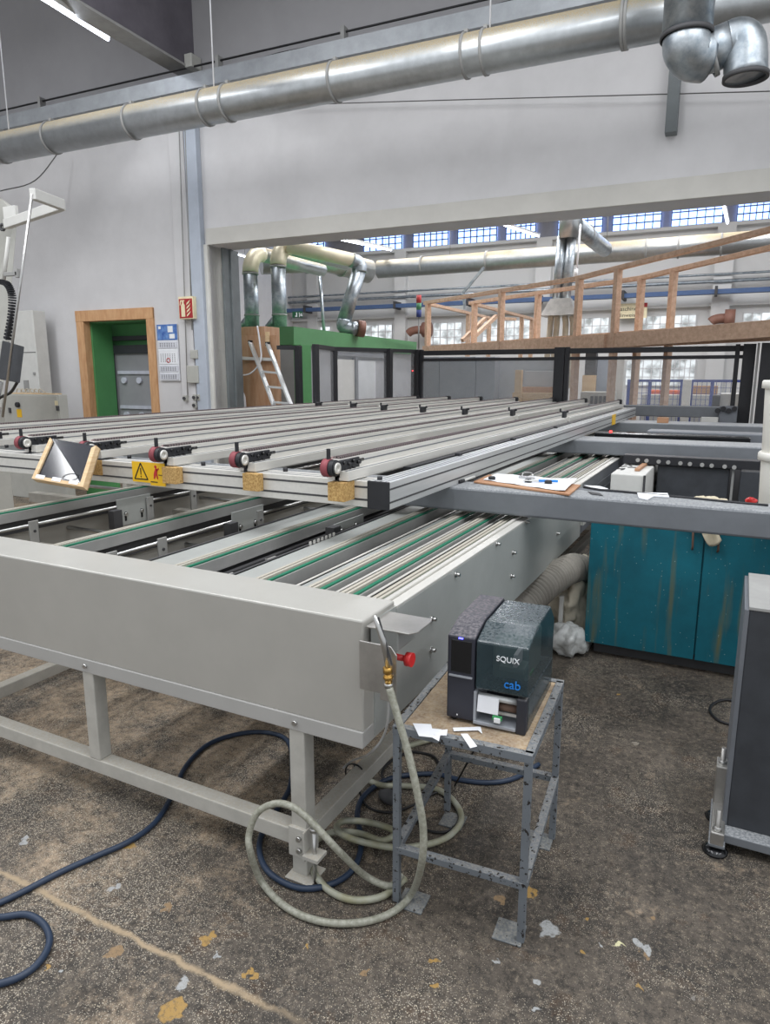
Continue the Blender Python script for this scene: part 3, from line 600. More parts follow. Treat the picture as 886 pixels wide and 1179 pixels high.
# belt rails
BX = [(-3.66, .0), (-2.695, .0), (-1.96, .2), (-1.555, .15), (-1.32, .075), (-1.18, .04), (-1.052, .04)]
Y0, Y1 = YB+.0, 9.8
for i, (x, lw) in enumerate(BX):
    r_ = build(MB().box(x-.03, x+.032, Y0, Y1, .875, .93), 'belt_rail', 'rail_grey', bed, .002)
    build(MB().box(x-.026, x-.012, Y0, Y1, .93, .944), 'timing_belt', 'belt_white', r_); build(MB().box(x-.012, x-.004, Y0, Y1, .93, .936), 'belt_groove', 'slot', r_)
    build(MB().box(x-.004, x+.008, Y0, Y1, .93, .944), 'timing_belt', 'belt_white', r_); build(MB().box(x+.014, x+.028, Y0, Y1, .93, .938), 'green_guide', 'belt_green', r_, .002)
    if lw:
        build(MB().box(x-.03-lw, x-.03, Y0, Y1, .91, .918).box(x-.03-lw, x-.022-lw, Y0, Y1, .84, .918), 'cover_plate', 'side_steel', r_)
        build(MB().box(x-.042-lw, x-.03-lw, Y0, Y1, .9, .921), 'plate_edge', 'slot' if lw > .1 else 'alu_white', r_)
        build(MB().box(x+.032, x+.055, Y0, Y1, .80, .86), 'side_channel', 'slot', r_)
    if i < 3:
        build(MB().tube([(x+.09, Y0, .85), (x+.09, Y1, .85)], .009, 8), 'drive_shaft', 'steel', r_)
        build(MB().box(x-.02, x+.0, Y0, Y1, .80, .875), 'dark_fill', 'slot', r_); build(MB().box(x-.03, x-.02, Y0, Y1, .66, .80), 'lower_web', 'machine_grey', r_)  # dark strip puts the shade of the open gap under the rail into colour
    else: build(MB().box(x-.02, x+.02, Y0, Y1, .70, .875), 'dark_fill', 'slot', r_)
for (x, ya, yb, z0, z1) in ((-3.56, 3.13, 3.42, .72, .90), (-2.59, 3.10, 3.40, .74, .91), (-1.87, 3.05, 3.38, .80, .92)):
    pl = build(MB().box(x, x+.008, ya, yb, z0, z1), 'mounting_plate', 'side_steel', bed, .002)
    for f in (.22, .7):
        y = ya+(yb-ya)*f; build(MB().box(x+.008, x+.010, y-.008, y+.008, z0+.03, z0+.09), 'plate_slot', 'print_black', pl); build(MB().cyl((x+.008, y, z0+.075), (x+.022, y, z0+.075), .013, n=8), 'plate_bolt', 'steel', pl)
    build(MB().box(x, x+.05, ya-.07, ya, z0, z0+.12), 'motor_block', 'slot', pl)
def inr(lst):
    for (px, py, X) in lst:
        p = Xp(px, py, X); b_ = build(MB().box(X-.004, X+.006, p.y-.03, p.y+.03, .70, .88).box(X-.06, X+.006, p.y+.024, p.y+.03, .70, .86), 'hanger_bracket', 'rail_grey', bed, .002)
        build(MB().cyl((X+.006, p.y, .82), (X+.012, p.y, .82), .008, n=8), 'bracket_bolt', 'slot', b_)
inr([(38, 600, -3.54), (172, 572, -3.54), (222, 560, -3.54), (128, 634, -2.58), (186, 618, -2.58), (299, 594, -2.58), (262, 655, -1.85), (312, 632, -1.85)])
for y in (2.55, 3.75, 5.2, 6.8, 8.4):
    build(MB().box(-5.3, -1.0, y, y+.08, .64, .72), 'cross_member', 'frame_grey', bed, .004)
    build(MB().tube([(-5.3, y+.3, .76), (-1.0, y+.3, .76)], .014, 8), 'cross_shaft', 'steel', bed)
build(MB().box(-3.4, -3.2, 2.2, 9.7, .62, .72), 'support_beam', 'frame_grey', bed, .004); build(MB().box(-2.35, -2.2, 2.2, 9.7, .62, .70), 'support_beam', 'frame_grey', bed, .004)
p = Xp(405, 612, -1.72)
rv = MB()
for k in range(7): rv.box(-1.735, -1.73, 2.62+.035*k, 2.635+.035*k, .89, .935)
for k, bb in enumerate([1]): build(rv, 'embossed_row', 'alu_white', bed)
# aluminium bracket with emergency button
hb = thing('bracket_holder', 'bent aluminium bracket bolted on the conveyor corner holding the air gun', 'bracket', (-.93, 1.80, .76))
build(MB().prism([(0, 0), (.14, 0), (.16, .03), (.16, .13), (.15, .15), (.0, .15)], (-.955, 1.745, .945), (1, 0, 0), (0, 1, 0), (0, 0, .006)), 'top_flap', 'steel_plate', hb, .002)
build(MB().prism([(0, .02), (.07, .02), (.07, 0), (.125, 0), (.125, .15), (.105, .175), (.0, .175)], (-.955, 1.70, .745), (1, 0, 0), (0, 0, 1), (0, .005, 0)), 'front_flap', 'steel_plate', hb, .002)
build(MB().box(-.955, -.86, 1.77, 1.90, .875, .94), 'button_box', 'side_steel', hb, .004)
build(MB().cyl((-.845, 1.80, .845), (-.825, 1.80, .845), .022, n=20).cyl((-.955, 1.80, .845), (-.845, 1.80, .845), .010, n=12), 'stop_button', 'red', hb)
ag = thing('air_gun', 'chrome air blow gun with brass fitting hanging on the bracket', 'air gun', (-.93, 1.68, .7))
g0, g1, g2, g3 = Yp(431, 708, 1.675), Yp(441, 738, 1.675), Yp(446, 768, 1.675), Yp(447, 786, 1.675)
build(MB().tube([g0, g0.lerp(g1, .5), g1, g2], [.006, .009, .010, .006], 12), 'gun_body', 'steel', ag); build(MB().bar(g0+Vector((.012, 0, -.005)), g2+Vector((.014, 0, .01)), .003, .006), 'gun_lever', 'slot', ag)
build(MB().cyl(g2, g2.lerp(g3, .4), .014, n=6).cyl(g2.lerp(g3, .4), g3, .011, n=12).cyl(g2.lerp(g3, .55), g2.lerp(g3, .75), .0145, n=6), 'brass_fitting', 'brass', ag)
build(MB().cyl(g3, g3+Vector((0, 0, -.012)), .014, n=16), 'hose_clamp', 'steel', ag)
# ================================================================ RAISED RAIL TABLE
tab = thing('rail_table', 'raised aluminium rail table with belt driven rails above the conveyor bed', 'roller table', (-3.2, 6.7, 1.1))
FZ0, FZ1 = 1.104, 1.228
def profile(mb, x0, x1, y0, y1, z0, z1): mb.box(x0, x1, y0, y1, z0, z1)
pr_ = build(MB().box(-1.468, -1.362, 2.712, 10.65, FZ0, FZ1), 'side_profile', 'alu', tab, .002)
gr = MB()
for z in (FZ0+.028, FZ0+.088): gr.box(-1.362, -1.3605, 2.712, 10.65, z, z+.008)
build(gr, 'profile_groove', 'slot', pr_); gr = MB()
for x in (-1.445, -1.415, -1.390): gr.box(x, x+.006, 2.712, 10.65, FZ1, FZ1+.0012)
build(gr, 'profile_groove', 'side_dark', pr_)
build(MB().box(-1.470, -1.360, 2.700, 2.713, FZ0-.002, FZ1+.002), 'end_cap', 'black', pr_, .003)
build(MB().box(-1.361, -1.358, 8.6, 8.85, FZ0, FZ1), 'profile_label', 'yellow', pr_)
pr_ = build(MB().box(-5.14, -1.47, 2.72, 2.84, FZ0, FZ1-.004), 'front_profile', 'alu_white', tab, .002)
gr = MB()
for z in (FZ0+.03, FZ0+.088): gr.box(-5.14, -1.47, 2.7185, 2.72, z, z+.009)
build(gr, 'profile_groove', 'slot', pr_); gr = MB()
for y in (2.745, 2.785): gr.box(-5.14, -1.47, y, y+.007, FZ1-.004, FZ1-.0028)
build(gr, 'profile_groove', 'side_dark', pr_)
for y in (4.5, 6.9, 9.2, 10.5): build(MB().box(-5.14, -1.47, y, y+.12, FZ0, FZ1-.004), 'cross_profile', 'alu_white', tab, .002)
build(MB().box(-5.22, -5.14, 2.712, 10.65, FZ0, FZ1), 'side_profile', 'alu', tab, .002)
RX = [-1.60, -2.16, -2.68, -3.28, -3.89, -4.46, -5.04]; RY = [2.627, 2.682, 2.67, 2.723, 2.763, 2.78, 2.80]
MY = [7.1, 7.18, 7.14, 7.37, 7.57, 7.82, 7.9]; EY_ = [10.69, 11.0, 11.1, 11.1, 11.1, 11.1, 11.1]
def rail(x, y0, y1, first, i):
    r_ = build(MB().box(x-.05, x+.004, y0+.03, y1, FZ1, 1.322).box(x+.004, x+.06, y0+.03, y1, FZ1, 1.272), 'table_rail', 'alu_white', tab, .002)
    build(MB().box(x+.004, x+.006, y0+.03, y1, 1.296, 1.302).box(x+.04, x+.05, y0+.03, y1, 1.272, 1.2732), 'rail_groove', 'side_dark', r_)
    build(MB().box(x-.038, x-.024, y0+.06, y1-.03, 1.322, 1.333).box(x-.014, x-.004, y0+.06, y1-.03, 1.322, 1.332), 'drive_belt', 'belt_dark', r_)
    if first: build(MB().box(x-.05, x-.04, y0+.06, y1-.03, 1.322, 1.330), 'belt_edge', 'belt_pink', r_)
    yc = y0; zc = 1.288; s_ = 1. if first else .62
    build(MB().cyl((x-.046, yc, zc), (x-.012, yc, zc), .041*s_, n=28), 'pink_belt_wrap', 'pulley_pink', r_)
    build(MB().cyl((x-.012, yc, zc), (x+.014, yc, zc), .038*s_, n=28).ring((x+.014, yc, zc), (x+.020, yc, zc), .034*s_, .024*s_), 'pulley', 'black', r_, .002)
    if first:
        build(MB().ring((x+.014, yc, zc), (x+.024, yc, zc), .026, .010, 20).cyl((x+.014, yc, zc), (x+.018, yc, zc), .025, n=20), 'bearing', 'alu_white', r_)
        bk = MB().box(x-.01, x+.012, yc+.02, yc+.22, 1.262, 1.318).box(x-.01, x+.018, yc+.03, yc+.13, 1.238, 1.316)
        build(bk, 'pulley_bracket', 'black', r_, .004)
        for q in range(4): build(MB().cyl((x+.012, yc+.06+q*.045, 1.306-.01*(q % 2)), (x+.03, yc+.06+q*.045, 1.306-.01*(q % 2)), .008, n=8), 'bracket_bolt', 'black_gloss', r_)
        for q in range(3): build(MB().cyl((x+.012, yc+.07+q*.04, 1.272), (x+.026, yc+.07+q*.04, 1.272), .007, n=8), 'bracket_bolt', 'black_gloss', r_)
        build(MB().cyl((x+.0, yc+.2, 1.3), (x+.0, yc+.27, 1.3), .009, n=10), 'tension_screw', 'black_gloss', r_)
        build(MB().box(x-.03, x-.016, yc-.012, yc+.004, 1.30, 1.375), 'stop_lever', 'black', r_, .002)
        build(MB().box(x-.012, x+.01, yc+.03, yc+.05, 1.222, 1.262), 'bracket_foot', 'black', r_)
    else:
        build(MB().box(x-.02, x+.02, yc-.04, yc+.07, 1.27, 1.335).box(x-.04, x-.025, yc-.01, yc+.015, 1.30, 1.36).cyl((x+.02, yc+.05, 1.33), (x+.04, yc+.05, 1.33), .012, n=8), 'pulley_bracket', 'black', r_, .003)
    return r_
for i, x in enumerate(RX):
    rail(x, RY[i], MY[i]-.08, True, i); rail(x, MY[i], EY_[i], False, i)
    build(MB().box(x-.03, x+.02, EY_[i]-.04, EY_[i]+.03, 1.25, 1.34).cyl((x-.03, EY_[i]+.02, 1.30), (x+.03, EY_[i]+.02, 1.30), .035, n=16), 'end_pulley', 'black', tab, .003)
    build(MB().cyl((x+.16, RY[i]+.14, 1.224), (x+.16, RY[i]+.14, 1.243), .012, n=12), 'table_stud', 'black', tab)
for (x, y) in ((-1.46, 4.9), (-1.46, 3.8), (-1.46, 6.2)): build(MB().box(x-.02, x+.01, y, y+.05, 1.228, 1.245), 'clamp_piece', 'black', tab, .003)
build(MB().box(-1.53, -1.482, 3.2, 9.5, 1.212, 1.232), 'cable_channel', 'black', tab)
build(MB().box(-2.47, -2.36, 3.95, 4.35, 1.235, 1.262), 'guide_block', 'black', tab, .004)
# supporting beams running to the right
def beam(y0, y1, z0, z1, x0, x1, lb, legs=True):
    t = thing('support_beam', lb, 'beam', (x0, y0, 0 if legs else z0), 'dark steel beams under the rail table'); build(MB().box(x0, x1, y0, y1, z0, z1), 'beam_tube', 'beam_grey', t, .012)
    if legs:
        for x in (x0+.05, x1-.2): build(MB().box(x, x+.12, y0+.02, y1-.02, 0, z0), 'post', 'side_dark', t, .004)
    return t
b1 = beam(3.443, 3.67, .976, 1.104, -5.95, .85, 'nearest dark grey steel beam, carrying the clipboard, in front of the teal cabinet')
build(MB().box(-1.1, -.5, 3.67, 3.74, 1.09, 1.104), 'beam_flange', 'side_dark', b1)
beam(6.53, 6.97, .975, 1.104, -5.4, .75, 'second dark grey steel beam back from the viewer, with a pale dusty top')
beam(9.2, 9.74, .985, 1.104, -5.4, .75, 'third dark grey steel beam, near the far end of the rail table')
beam(10.95, 11.08, 1.09, 1.25, -5.4, -.24, 'farthest dark steel beam closing the end of the rail table')
k = thing('rail_end_drive', 'black drive unit at the right end of the farthest beam', 'drive unit', (-.2, 10.9, 0))
build(MB().box(-.28, -.05, 10.85, 11.1, 0, 1.26), 'drive_post', 'side_dark', k, .01); dm = MB()
for q in range(4): dm.cyl((-.3+q*.07, 10.8, 1.20+.03*(q % 2)), (-.3+q*.07, 10.86, 1.20+.03*(q % 2)), .035, n=10)
build(dm, 'drive_rollers', 'black', k); build(MB().box(-.5, -.28, 10.75, 10.84, 1.0, 1.11), 'white_block', 'box_white', k, .01)
gx = thing('drive_shaft_unit', 'black slide rail with a small red light between the second and third beams', 'slide rail', (-.9, 7.6, 1.08))
build(MB().box(-1.33, .1, 7.35, 7.55, 1.03, 1.115), 'slide_body', 'black_gloss', gx, .01); build(MB().box(-.85, .35, 7.6, 7.9, 1.03, 1.13), 'slide_cover', 'side_dark', gx, .01)
build(MB().cyl((-1.17, 7.36, 1.115), (-1.17, 7.36, 1.135), .014, n=10), 'signal_light', 'led_red', gx)
build(MB().box(-.9, .3, 7.4, 7.5, 0, 1.03).box(-.2, -.1, 7.6, 7.9, 0, 1.03), 'slide_support', 'slot', gx)
build(MB().box(-.86, -.76, 9.12, 9.2, 1.104, 1.16), 'wood_offcut', 'wood_brown', None, .003, label='small brown wood offcut standing on the third dark beam', cat='offcut') if False else None
o_ = build(MB().box(-.93, -.80, 9.3, 9.38, 1.104, 1.17), 'wood_offcut', 'wood_brown', None, .003, label='small brown wood offcut standing on the third dark beam', cat='offcut')
# chipboard blocks wedged under the rail ends
LBk = ['beside the black end cap', 'second from the black end cap', 'right of the yellow warning sign', 'behind the right edge of the framed screen', 'left of the framed screen', 'at the left edge of the photo']
for i in range(6):
    x, y = RX[i], RY[i]
    o_ = build(MB().box(x+(-.03 if i in (0, 4, 5) else .005), x+(.055 if i in (0, 4, 5) else .10), y-.005, 2.719 if y < 2.7 else y+.12, 1.138 if i < 4 else 1.15, 1.224), 'chipboard_block', 'chipboard', None, .002, label='chipboard block under a rail end, '+LBk[i], cat='block', group='chipboard blocks under the rail ends')
# yellow warning sign
wx0, wx1 = Yp(152, 540, 2.70).x, Yp(190, 545, 2.70).x; wz1, wz0 = Yp(152, 531, 2.70).z, Yp(152, 554, 2.70).z
t = thing('warning_sign', 'yellow warning sign with black triangle hanging on the front of the rail table', 'sign', (wx0, 2.70, wz0))
ym = wx0+.13; build(MB().box(wx0, ym, 2.700, 2.704, wz0, wz1).box(ym+.002, wx1, 2.698, 2.702, wz0-.012, wz1+.0), 'sign_plate', 'yellow', t)
def tri(s, c): return [(c[0]-s, c[1]-s*.8), (c[0]+s, c[1]-s*.8), (c[0], c[1]+s)]
cx_, cz_ = (wx0+ym)/2, (wz0+wz1)/2; U, V = (1, 0, 0), (0, 0, 1)
bd = MB(); T = tri(.048, (0, 0))
for k in range(3):
    a_, b_ = T[k], T[(k+1) % 3]; bd.bar((cx_+a_[0], 2.699, cz_+a_[1]), (cx_+b_[0], 2.699, cz_+b_[1]), .006, .002, (0, -1, 0))
build(bd, 'triangle_outline', 'print_black', t); build(MB().prism([(-.003, .022), (.003, .022), (.002, -.014), (-.002, -.014)], (cx_, 2.699, cz_), U, V, (0, -.0015, 0)).box(cx_-.003, cx_+.003, 2.697, 2.699, cz_-.028, cz_-.021), 'exclamation_mark', 'print_black', t)
px0 = (ym+wx1)/2-.01
mn = MB().cyl((px0, 2.696, cz_+.035), (px0, 2.698, cz_+.035), .008, n=12).prism([(-.014, -.005), (.0, .028), (.014, .024), (.01, 0), (.016, -.03), (.008, -.03), (.003, -.008), (-.008, -.03), (-.016, -.03)], (px0, 2.698, cz_), U, V, (0, -.002, 0)).prism([(.006, .02), (.022, .03), (.024, .024), (.01, .01)], (px0, 2.698, cz_), U, V, (0, -.002, 0))
build(mn, 'person_symbol', 'print_red', t); build(MB().box(ym+.006, px0+.01, 2.696, 2.698, cz_-.05, cz_-.045).box(px0+.02, wx1-.004, 2.696, 2.698, cz_-.01, cz_-.006), 'sign_line', 'print_black', t)
text('V', 'sign_letter', 'print_black', t, (wx1+.018, 2.596, wz0+.02), U, V, .02) if False else None
# framed screen leaning on the table front
def P3(x, y, Y): return Yp(x, y, Y)
A, B_, C_, D_ = P3(59, 505, 2.62), P3(112, 514, 2.64), P3(97, 562, 2.48), P3(38, 552, 2.46)
t = thing('framed_screen', 'dark glossy screen in a raw wooden frame leaning on the front of the rail table', 'screen', (A+B_+C_+D_)/4)
nrm = (B_-A).cross(D_-A).normalized()
if nrm.y > 0: nrm = -nrm
def ins(p, f): c = (A+B_+C_+D_)/4; return p+(c-p)*f
o4 = [A, B_, C_, D_]; i4 = [ins(p, .15) for p in o4]
build(MB().add([p-nrm*.03 for p in o4]+[p-nrm*.022 for p in o4], [(0, 1, 2, 3), (4, 5, 6, 7), (0, 1, 5, 4), (1, 2, 6, 5), (2, 3, 7, 6), (3, 0, 4, 7)]), 'back_board', 'pine', t)
for k in range(4):
    j = (k+1) % 4
    if k == 0: continue
    wd = .85
    q = [o4[k], o4[j], i4[j], i4[k]]; build(MB().add([p+nrm*.012 for p in q]+[p-nrm*.03 for p in q], [(0, 1, 2, 3), (4, 5, 6, 7), (0, 1, 5, 4), (1, 2, 6, 5), (2, 3, 7, 6), (3, 0, 4, 7)]), 'frame_strip', 'pine', t)
sc = [A.lerp(B_, .04), B_.lerp(A, .02), ins(C_, .10), ins(D_, .10)]
build(MB().add([p+nrm*.002 for p in sc]+[p-nrm*.012 for p in sc], [(0, 1, 2, 3), (4, 5, 6, 7), (0, 1, 5, 4), (1, 2, 6, 5), (2, 3, 7, 6), (3, 0, 4, 7)]), 'screen_panel', 'screen', t)
bu, bv = (C_-D_).normalized(), (A-D_).normalized()
build(MB().tube(catmull([ins(C_, .3)-bu*.06+bu*.05*math.cos(a)+bv*.022*math.sin(a)+bu*.02*math.sin(a)+nrm*.005+bv*.01 for a in [k*.9 for k in range(8)]], 5), .0014, 5), 'squiggle', 'print_black', t)
for f in (.1, .42, .75):
    p = D_.lerp(C_, f)+bv*.018+nrm*.013; build(MB().obox(p+bu*.02, bu*.032, bv*.011, nrm*.0008), 'tape_patch', 'paper', t)
# items on the nearest beam
cb = thing('clipboard', 'brown hardboard clipboard lying on the nearest dark steel beam', 'clipboard', (-.82, 3.55, 1.104))
q = [Zp(545, 556, 1.106), Zp(655, 571, 1.106), Zp(668, 560, 1.106), Zp(562, 548, 1.106)]
def slab(q, h): return MB().add(list(q)+[p+Vector((0, 0, h)) for p in q], [(0, 1, 2, 3), (4, 5, 6, 7), (0, 1, 5, 4), (1, 2, 6, 5), (2, 3, 7, 6), (3, 0, 4, 7)])
build(slab(q, .009), 'board', 'wood_brown', cb, .001)
cc = q[3].lerp(q[2], .45)+Vector((0, -.02, .01)); ax_ = (q[2]-q[3]).normalized()
build(MB().obox(cc+Vector((0, 0, .008)), ax_*.05, Vector((0, .012, 0)), (0, 0, .006)).tube(catmull([cc-ax_*.035, cc-ax_*.03+Vector((0, .02, .03)), cc+Vector((0, .03, .035)), cc+ax_*.03+Vector((0, .02, .03)), cc+ax_*.035], 6), .0025, 6), 'clip', 'steel', cb)
pq = [Zp(556, 552, 1.1185), Zp(650, 566, 1.1185), Zp(664, 553, 1.1195), Zp(572, 545, 1.1185)]
pp = thing('paper_stack', 'white printed sheets on the clipboard', 'paper', (-.82, 3.55, 1.115)); 
nxp = 10; vs = []; 
for a in range(nxp+1):
    for b_ in range(5):
        p = pq[0].lerp(pq[1], a/nxp).lerp(pq[3].lerp(pq[2], a/nxp), b_/4); p.z += .02*max(0, a/nxp-.75)**1.3*4*(.4+b_/6)+.002*math.sin(a*2+b_); vs.append(p)
top = len(vs); vs2 = vs+[v-Vector((0, 0, .0015)) for v in vs]; fs = []
for a in range(nxp):
    for b_ in range(4):
        i = a*5+b_; fs.append((i, i+1, i+6, i+5)); fs.append((top+i+5, top+i+6, top+i+1, top+i))
build(MB().add(vs2, fs, True), 'top_sheet', 'paper', pp)
ln = MB()
for k in range(7):
    f = .12+k*.11; p0_ = pq[0].lerp(pq[3], f); p1_ = pq[1].lerp(pq[2], f); ln.bar(p0_.lerp(p1_, .08)+Vector((0, 0, .003)), p0_.lerp(p1_, .66)+Vector((0, 0, .003)), .004, .0004)
build(ln, 'printed_lines', 'paper_lines', pp)
pen = thing('pen', 'blue and white ballpoint pen lying on the papers', 'pen', Zp(620, 553, 1.131)); a_, b_ = Zp(602, 553, 1.131), Zp(642, 554, 1.131)
build(MB().tube([a_, a_.lerp(b_, .5)], [.004, .006], 10), 'pen_barrel', 'box_white', pen); build(MB().tube([a_.lerp(b_, .45), b_], .007, 10), 'pen_cap', 'print_blue', pen)
mk = thing('marker', 'small black and white marker lying left of the clipboard', 'marker', Zp(537, 551, 1.115)); a_, b_ = Zp(528, 555, 1.114), Zp(546, 549, 1.114)
build(MB().tube([a_, a_.lerp(b_, .3)], .009, 10), 'marker_cap', 'black', mk); build(MB().tube([a_.lerp(b_, .3), b_], .008, 10), 'marker_body', 'box_white', mk)
for (x, y, lb) in ((566, 547, 'black clamp knob behind the left end of the clipboard'), (608, 548, 'black clamp knob behind the middle of the clipboard'), (631, 550, 'black clamp knob behind the right end of the clipboard')):
    p = Yp(x, y+2, 3.70); p.z = 1.104; build(MB().lathe([(.011, 0), (.011, .012), (.02, .014), (.02, .03), (.014, .034)], p, 16), 'clamp_knob', 'black', None, label=lb, cat='knob')
# black cable strip and scraps on the beam
st = [Zp(x, y, 1.108) for x, y in ((672, 561), (690, 564), (716, 566), (745, 569), (790, 573), (830, 577), (884, 582))]
build(MB().tube(st, .007, 6), 'black_strip', 'black', None, label='thin black rubber strip lying along the nearest beam right of the clipboard', cat='strip')
def scrap(name, m, pts, z, lb, cat, group=None, th=.002):
    P_ = [Zp(x, y, z) for x, y in pts]; n = len(P_); return build(MB().add(P_+[p+Vector((0, 0, th)) for p in P_], [list(range(n)), [n+i for i in range(n)]]+[(i, (i+1) % n, n+(i+1) % n, n+i) for i in range(n)]), name, m, None, label=lb, cat=cat, group=group)
scrap('metal_scrap', 'slot', [(676, 566), (690, 568), (694, 571), (680, 569)], 1.106, 'dark metal scrap on the beam just right of the clipboard', 'scrap')
scrap('plastic_clip', 'paper', [(733, 568), (768, 569), (770, 573), (752, 572), (745, 576), (735, 574)], 1.106, 'white plastic clip lying on the nearest beam above the teal cabinet', 'clip', th=.006)
scrap('plaster_scrap', 'paper', [(672, 559), (690, 560), (700, 563), (690, 564)], 1.106, 'white scrap on the nearest beam at the clipboard edge', 'scrap')
# ================================================================ RIGHT SIDE
FRAME[0] = 'w'
TY = 4.17; tc_ = thing('teal_cabinet', 'worn teal two door cabinet standing behind the nearest dark beam', 'cabinet', (-.1, TY, 0))
TX0, TX1, TM = -.742, .52, -.12
build(MB().box(TX0, TX1, TY+.02, TY+.55, .10, .88), 'body', 'teal', tc_, .003); build(MB().box(TX0+.05, TX1-.05, TY+.06, TY+.5, .0, .10), 'plinth', 'slot', tc_)
build(MB().box(TX0+.0, TX0+.02, TY+.03, TY+.5, .0, .10), 'side_foot', 'box_white', tc_)
for a_, b_, hx in ((TX0, TM-.004, TM-.06), (TM+.004, TX1, TM+.07)):
    d_ = build(MB().box(a_, b_, TY, TY+.02, .075, .875), 'door', 'teal', tc_, .002); build(MB().tube(catmull([(hx, TY, .83), (hx, TY-.025, .82), (hx+.003, TY-.027, .75), (hx, TY, .73)], 5), .006, 8), 'door_handle', 'brown', d_)
build(MB().box(TX0-.01, TX1+.01, TY-.01, TY+.56, .88, .90), 'worktop', 'cardboard', tc_, .003)
# rag draped over the cabinet edge
def cloth(name, c, pts, m, lb, cat, amp=.012, th=.006, seed=1):
    pass
rg = bmesh.new(); n1, n2 = 14, 22; rv = []; random.seed(5)
for a in range(n1+1):
    for b_ in range(n2+1):
        u, v = a/n1, b_/n2; x = -.15+(u-.5)*(.17+.03*math.sin(v*7)); 
        if v < .5: y = 4.45-v*.62; z = .915+.012*math.sin(u*9+v*5)
        else: y = 4.15-.012-.03*abs(math.sin(u*8+v*3)); z = .915-(v-.5)*(.17+.13*math.sin(u*5.5+3.6)); x += (v-.5)*.04
        rv.append((x, y, z))
fs = [(a*(n2+1)+b_, a*(n2+1)+b_+1, (a+1)*(n2+1)+b_+1, (a+1)*(n2+1)+b_) for a in range(n1) for b_ in range(n2)]; rg.free()
o_ = build(MB().add(rv, fs, True), 'rag', 'rag', None, label='crumpled beige rag draped over the top edge of the teal cabinet', cat='rag'); md = o_.modifiers.new('s', 'SOLIDIFY'); md.thickness = .006
# rag heap behind the beam
def blob(c, sx, sy, sz, seed, n=26, amp=.18, fr=3.):
    rnd = random.Random(seed); ph = [rnd.uniform(0, 6.28) for _ in range(9)]; vs = []; fs = []; m = n//2
    for i in range(m+1):
        th = math.pi*i/m
        for j in range(n):
            p = 2*math.pi*j/n; d = 1+amp*(math.sin(fr*p+ph[0]+2*math.sin(th*2+ph[1]))*math.sin(th)+.6*math.sin(5*th+ph[2]+2*p)+.35*math.sin(7*p+ph[3]+4*th)*math.sin(th))
            vs.append((c[0]+sx*d*math.sin(th)*math.cos(p), c[1]+sy*d*math.sin(th)*math.sin(p), max(.002 if c[2] < .4 else -9, c[2]+sz*d*math.cos(th))))
    for i in range(m):
        for j in range(n): fs.append((i*n+j, i*n+(j+1) % n, (i+1)*n+(j+1) % n, (i+1)*n+j))
    return MB().add(vs, fs, True)
wrinkle(build(blob((-.14, 4.45, .935), .14, .12, .05, 3), 'rag_heap', 'rag', None, label='pale crumpled rag heap lying on the teal cabinet top behind the beam', cat='rag'), .04, .05)
scrap('wood_splinter', 'pine', [(705, 616), (707, 616), (703, 622), (701, 622)], .905, 'tiny wood splinter on the teal cabinet edge', 'splinter') if False else None
# light grey switch box with dusty top between the beams
Yb_ = 5.3; pA, pB = Yp(703, 545, Yb_), Yp(742, 547, Yb_)
eb_ = thing('motor_housing', 'light grey sheet metal housing with dusty top between the first two beams', 'machine', ((pA.x+pB.x)/2, Yb_, 0))
build(MB().box(pA.x, pB.x, Yb_, Yb_+1.05, .42, pA.z), 'housing', 'box_white', eb_, .008); build(MB().box(pB.x-.008, pB.x+.008, Yb_-.01, Yb_-.0, .42, pA.z), 'edge_seam', 'slot', eb_)
build(MB().box(pA.x+.05, pB.x-.05, Yb_+.05, Yb_+.95, 0, .42), 'base', 'slot', eb_)
zt = pA.z+.012; a_, b_ = Zp(733, 541, zt), Zp(748, 530, zt); build(MB().bar(a_, b_, .035, .02), 'wood_strip', 'wood_brown', None, .002, label='brown wooden stick lying on the light grey housing', cat='stick')
rr = random.Random(3)
for k in range(5):
    p = Zp(714+rr.uniform(-4, 16), 537+rr.uniform(-4, 4), pA.z+.003); a = rr.uniform(0, 3); build(MB().bar(p, p+Vector((math.cos(a)*.07, math.sin(a)*.07, 0)), .012, .004), 'metal_chip', 'slot', None, label='small dark metal chip scattered on top of the light grey housing', cat='chip', group='metal chips on the grey housing')
# black machine casing with bolted rail
YK = 5.9; a_, b_ = Yp(757, 535, YK), Yp(843, 545, YK); mc = thing('black_casing', 'large black machine casing with a bolted rail on top, behind the teal cabinet', 'machine', ((a_.x+b_.x)/2, YK, 0))
build(MB().box(a_.x, b_.x-.02, YK, YK+.5, 0, a_.z), 'casing', 'charcoal', mc, .01); build(MB().box(Yp(718, 528, YK).x, .25, YK-.03, YK+.1, a_.z, Yp(757, 525, YK).z), 'bolt_rail', 'black', mc, .004)
bx_ = MB()
for x in (734, 744, 758, 769, 783, 794, 808, 819, 834, 845):
    p = Yp(x, 527+(x-720)*.075, YK-.04); build(MB().cyl((p.x, YK-.045, p.z-.012), (p.x, YK-.03, p.z-.012), .016, n=10), 'rail_bolt', 'conduit', mc)
q = Yp(856, 540, YK); build(MB().box(q.x-.02, q.x+.5, YK-.1, YK+.4, 0, q.z), 'side_casing', 'charcoal', mc, .01); build(MB().box(b_.x-.005, b_.x+.012, YK+.0, YK+.02, .4, a_.z), 'edge_strip', 'conduit', mc)
for nm, x0, x1_ in (('a', .2, .6),): pass
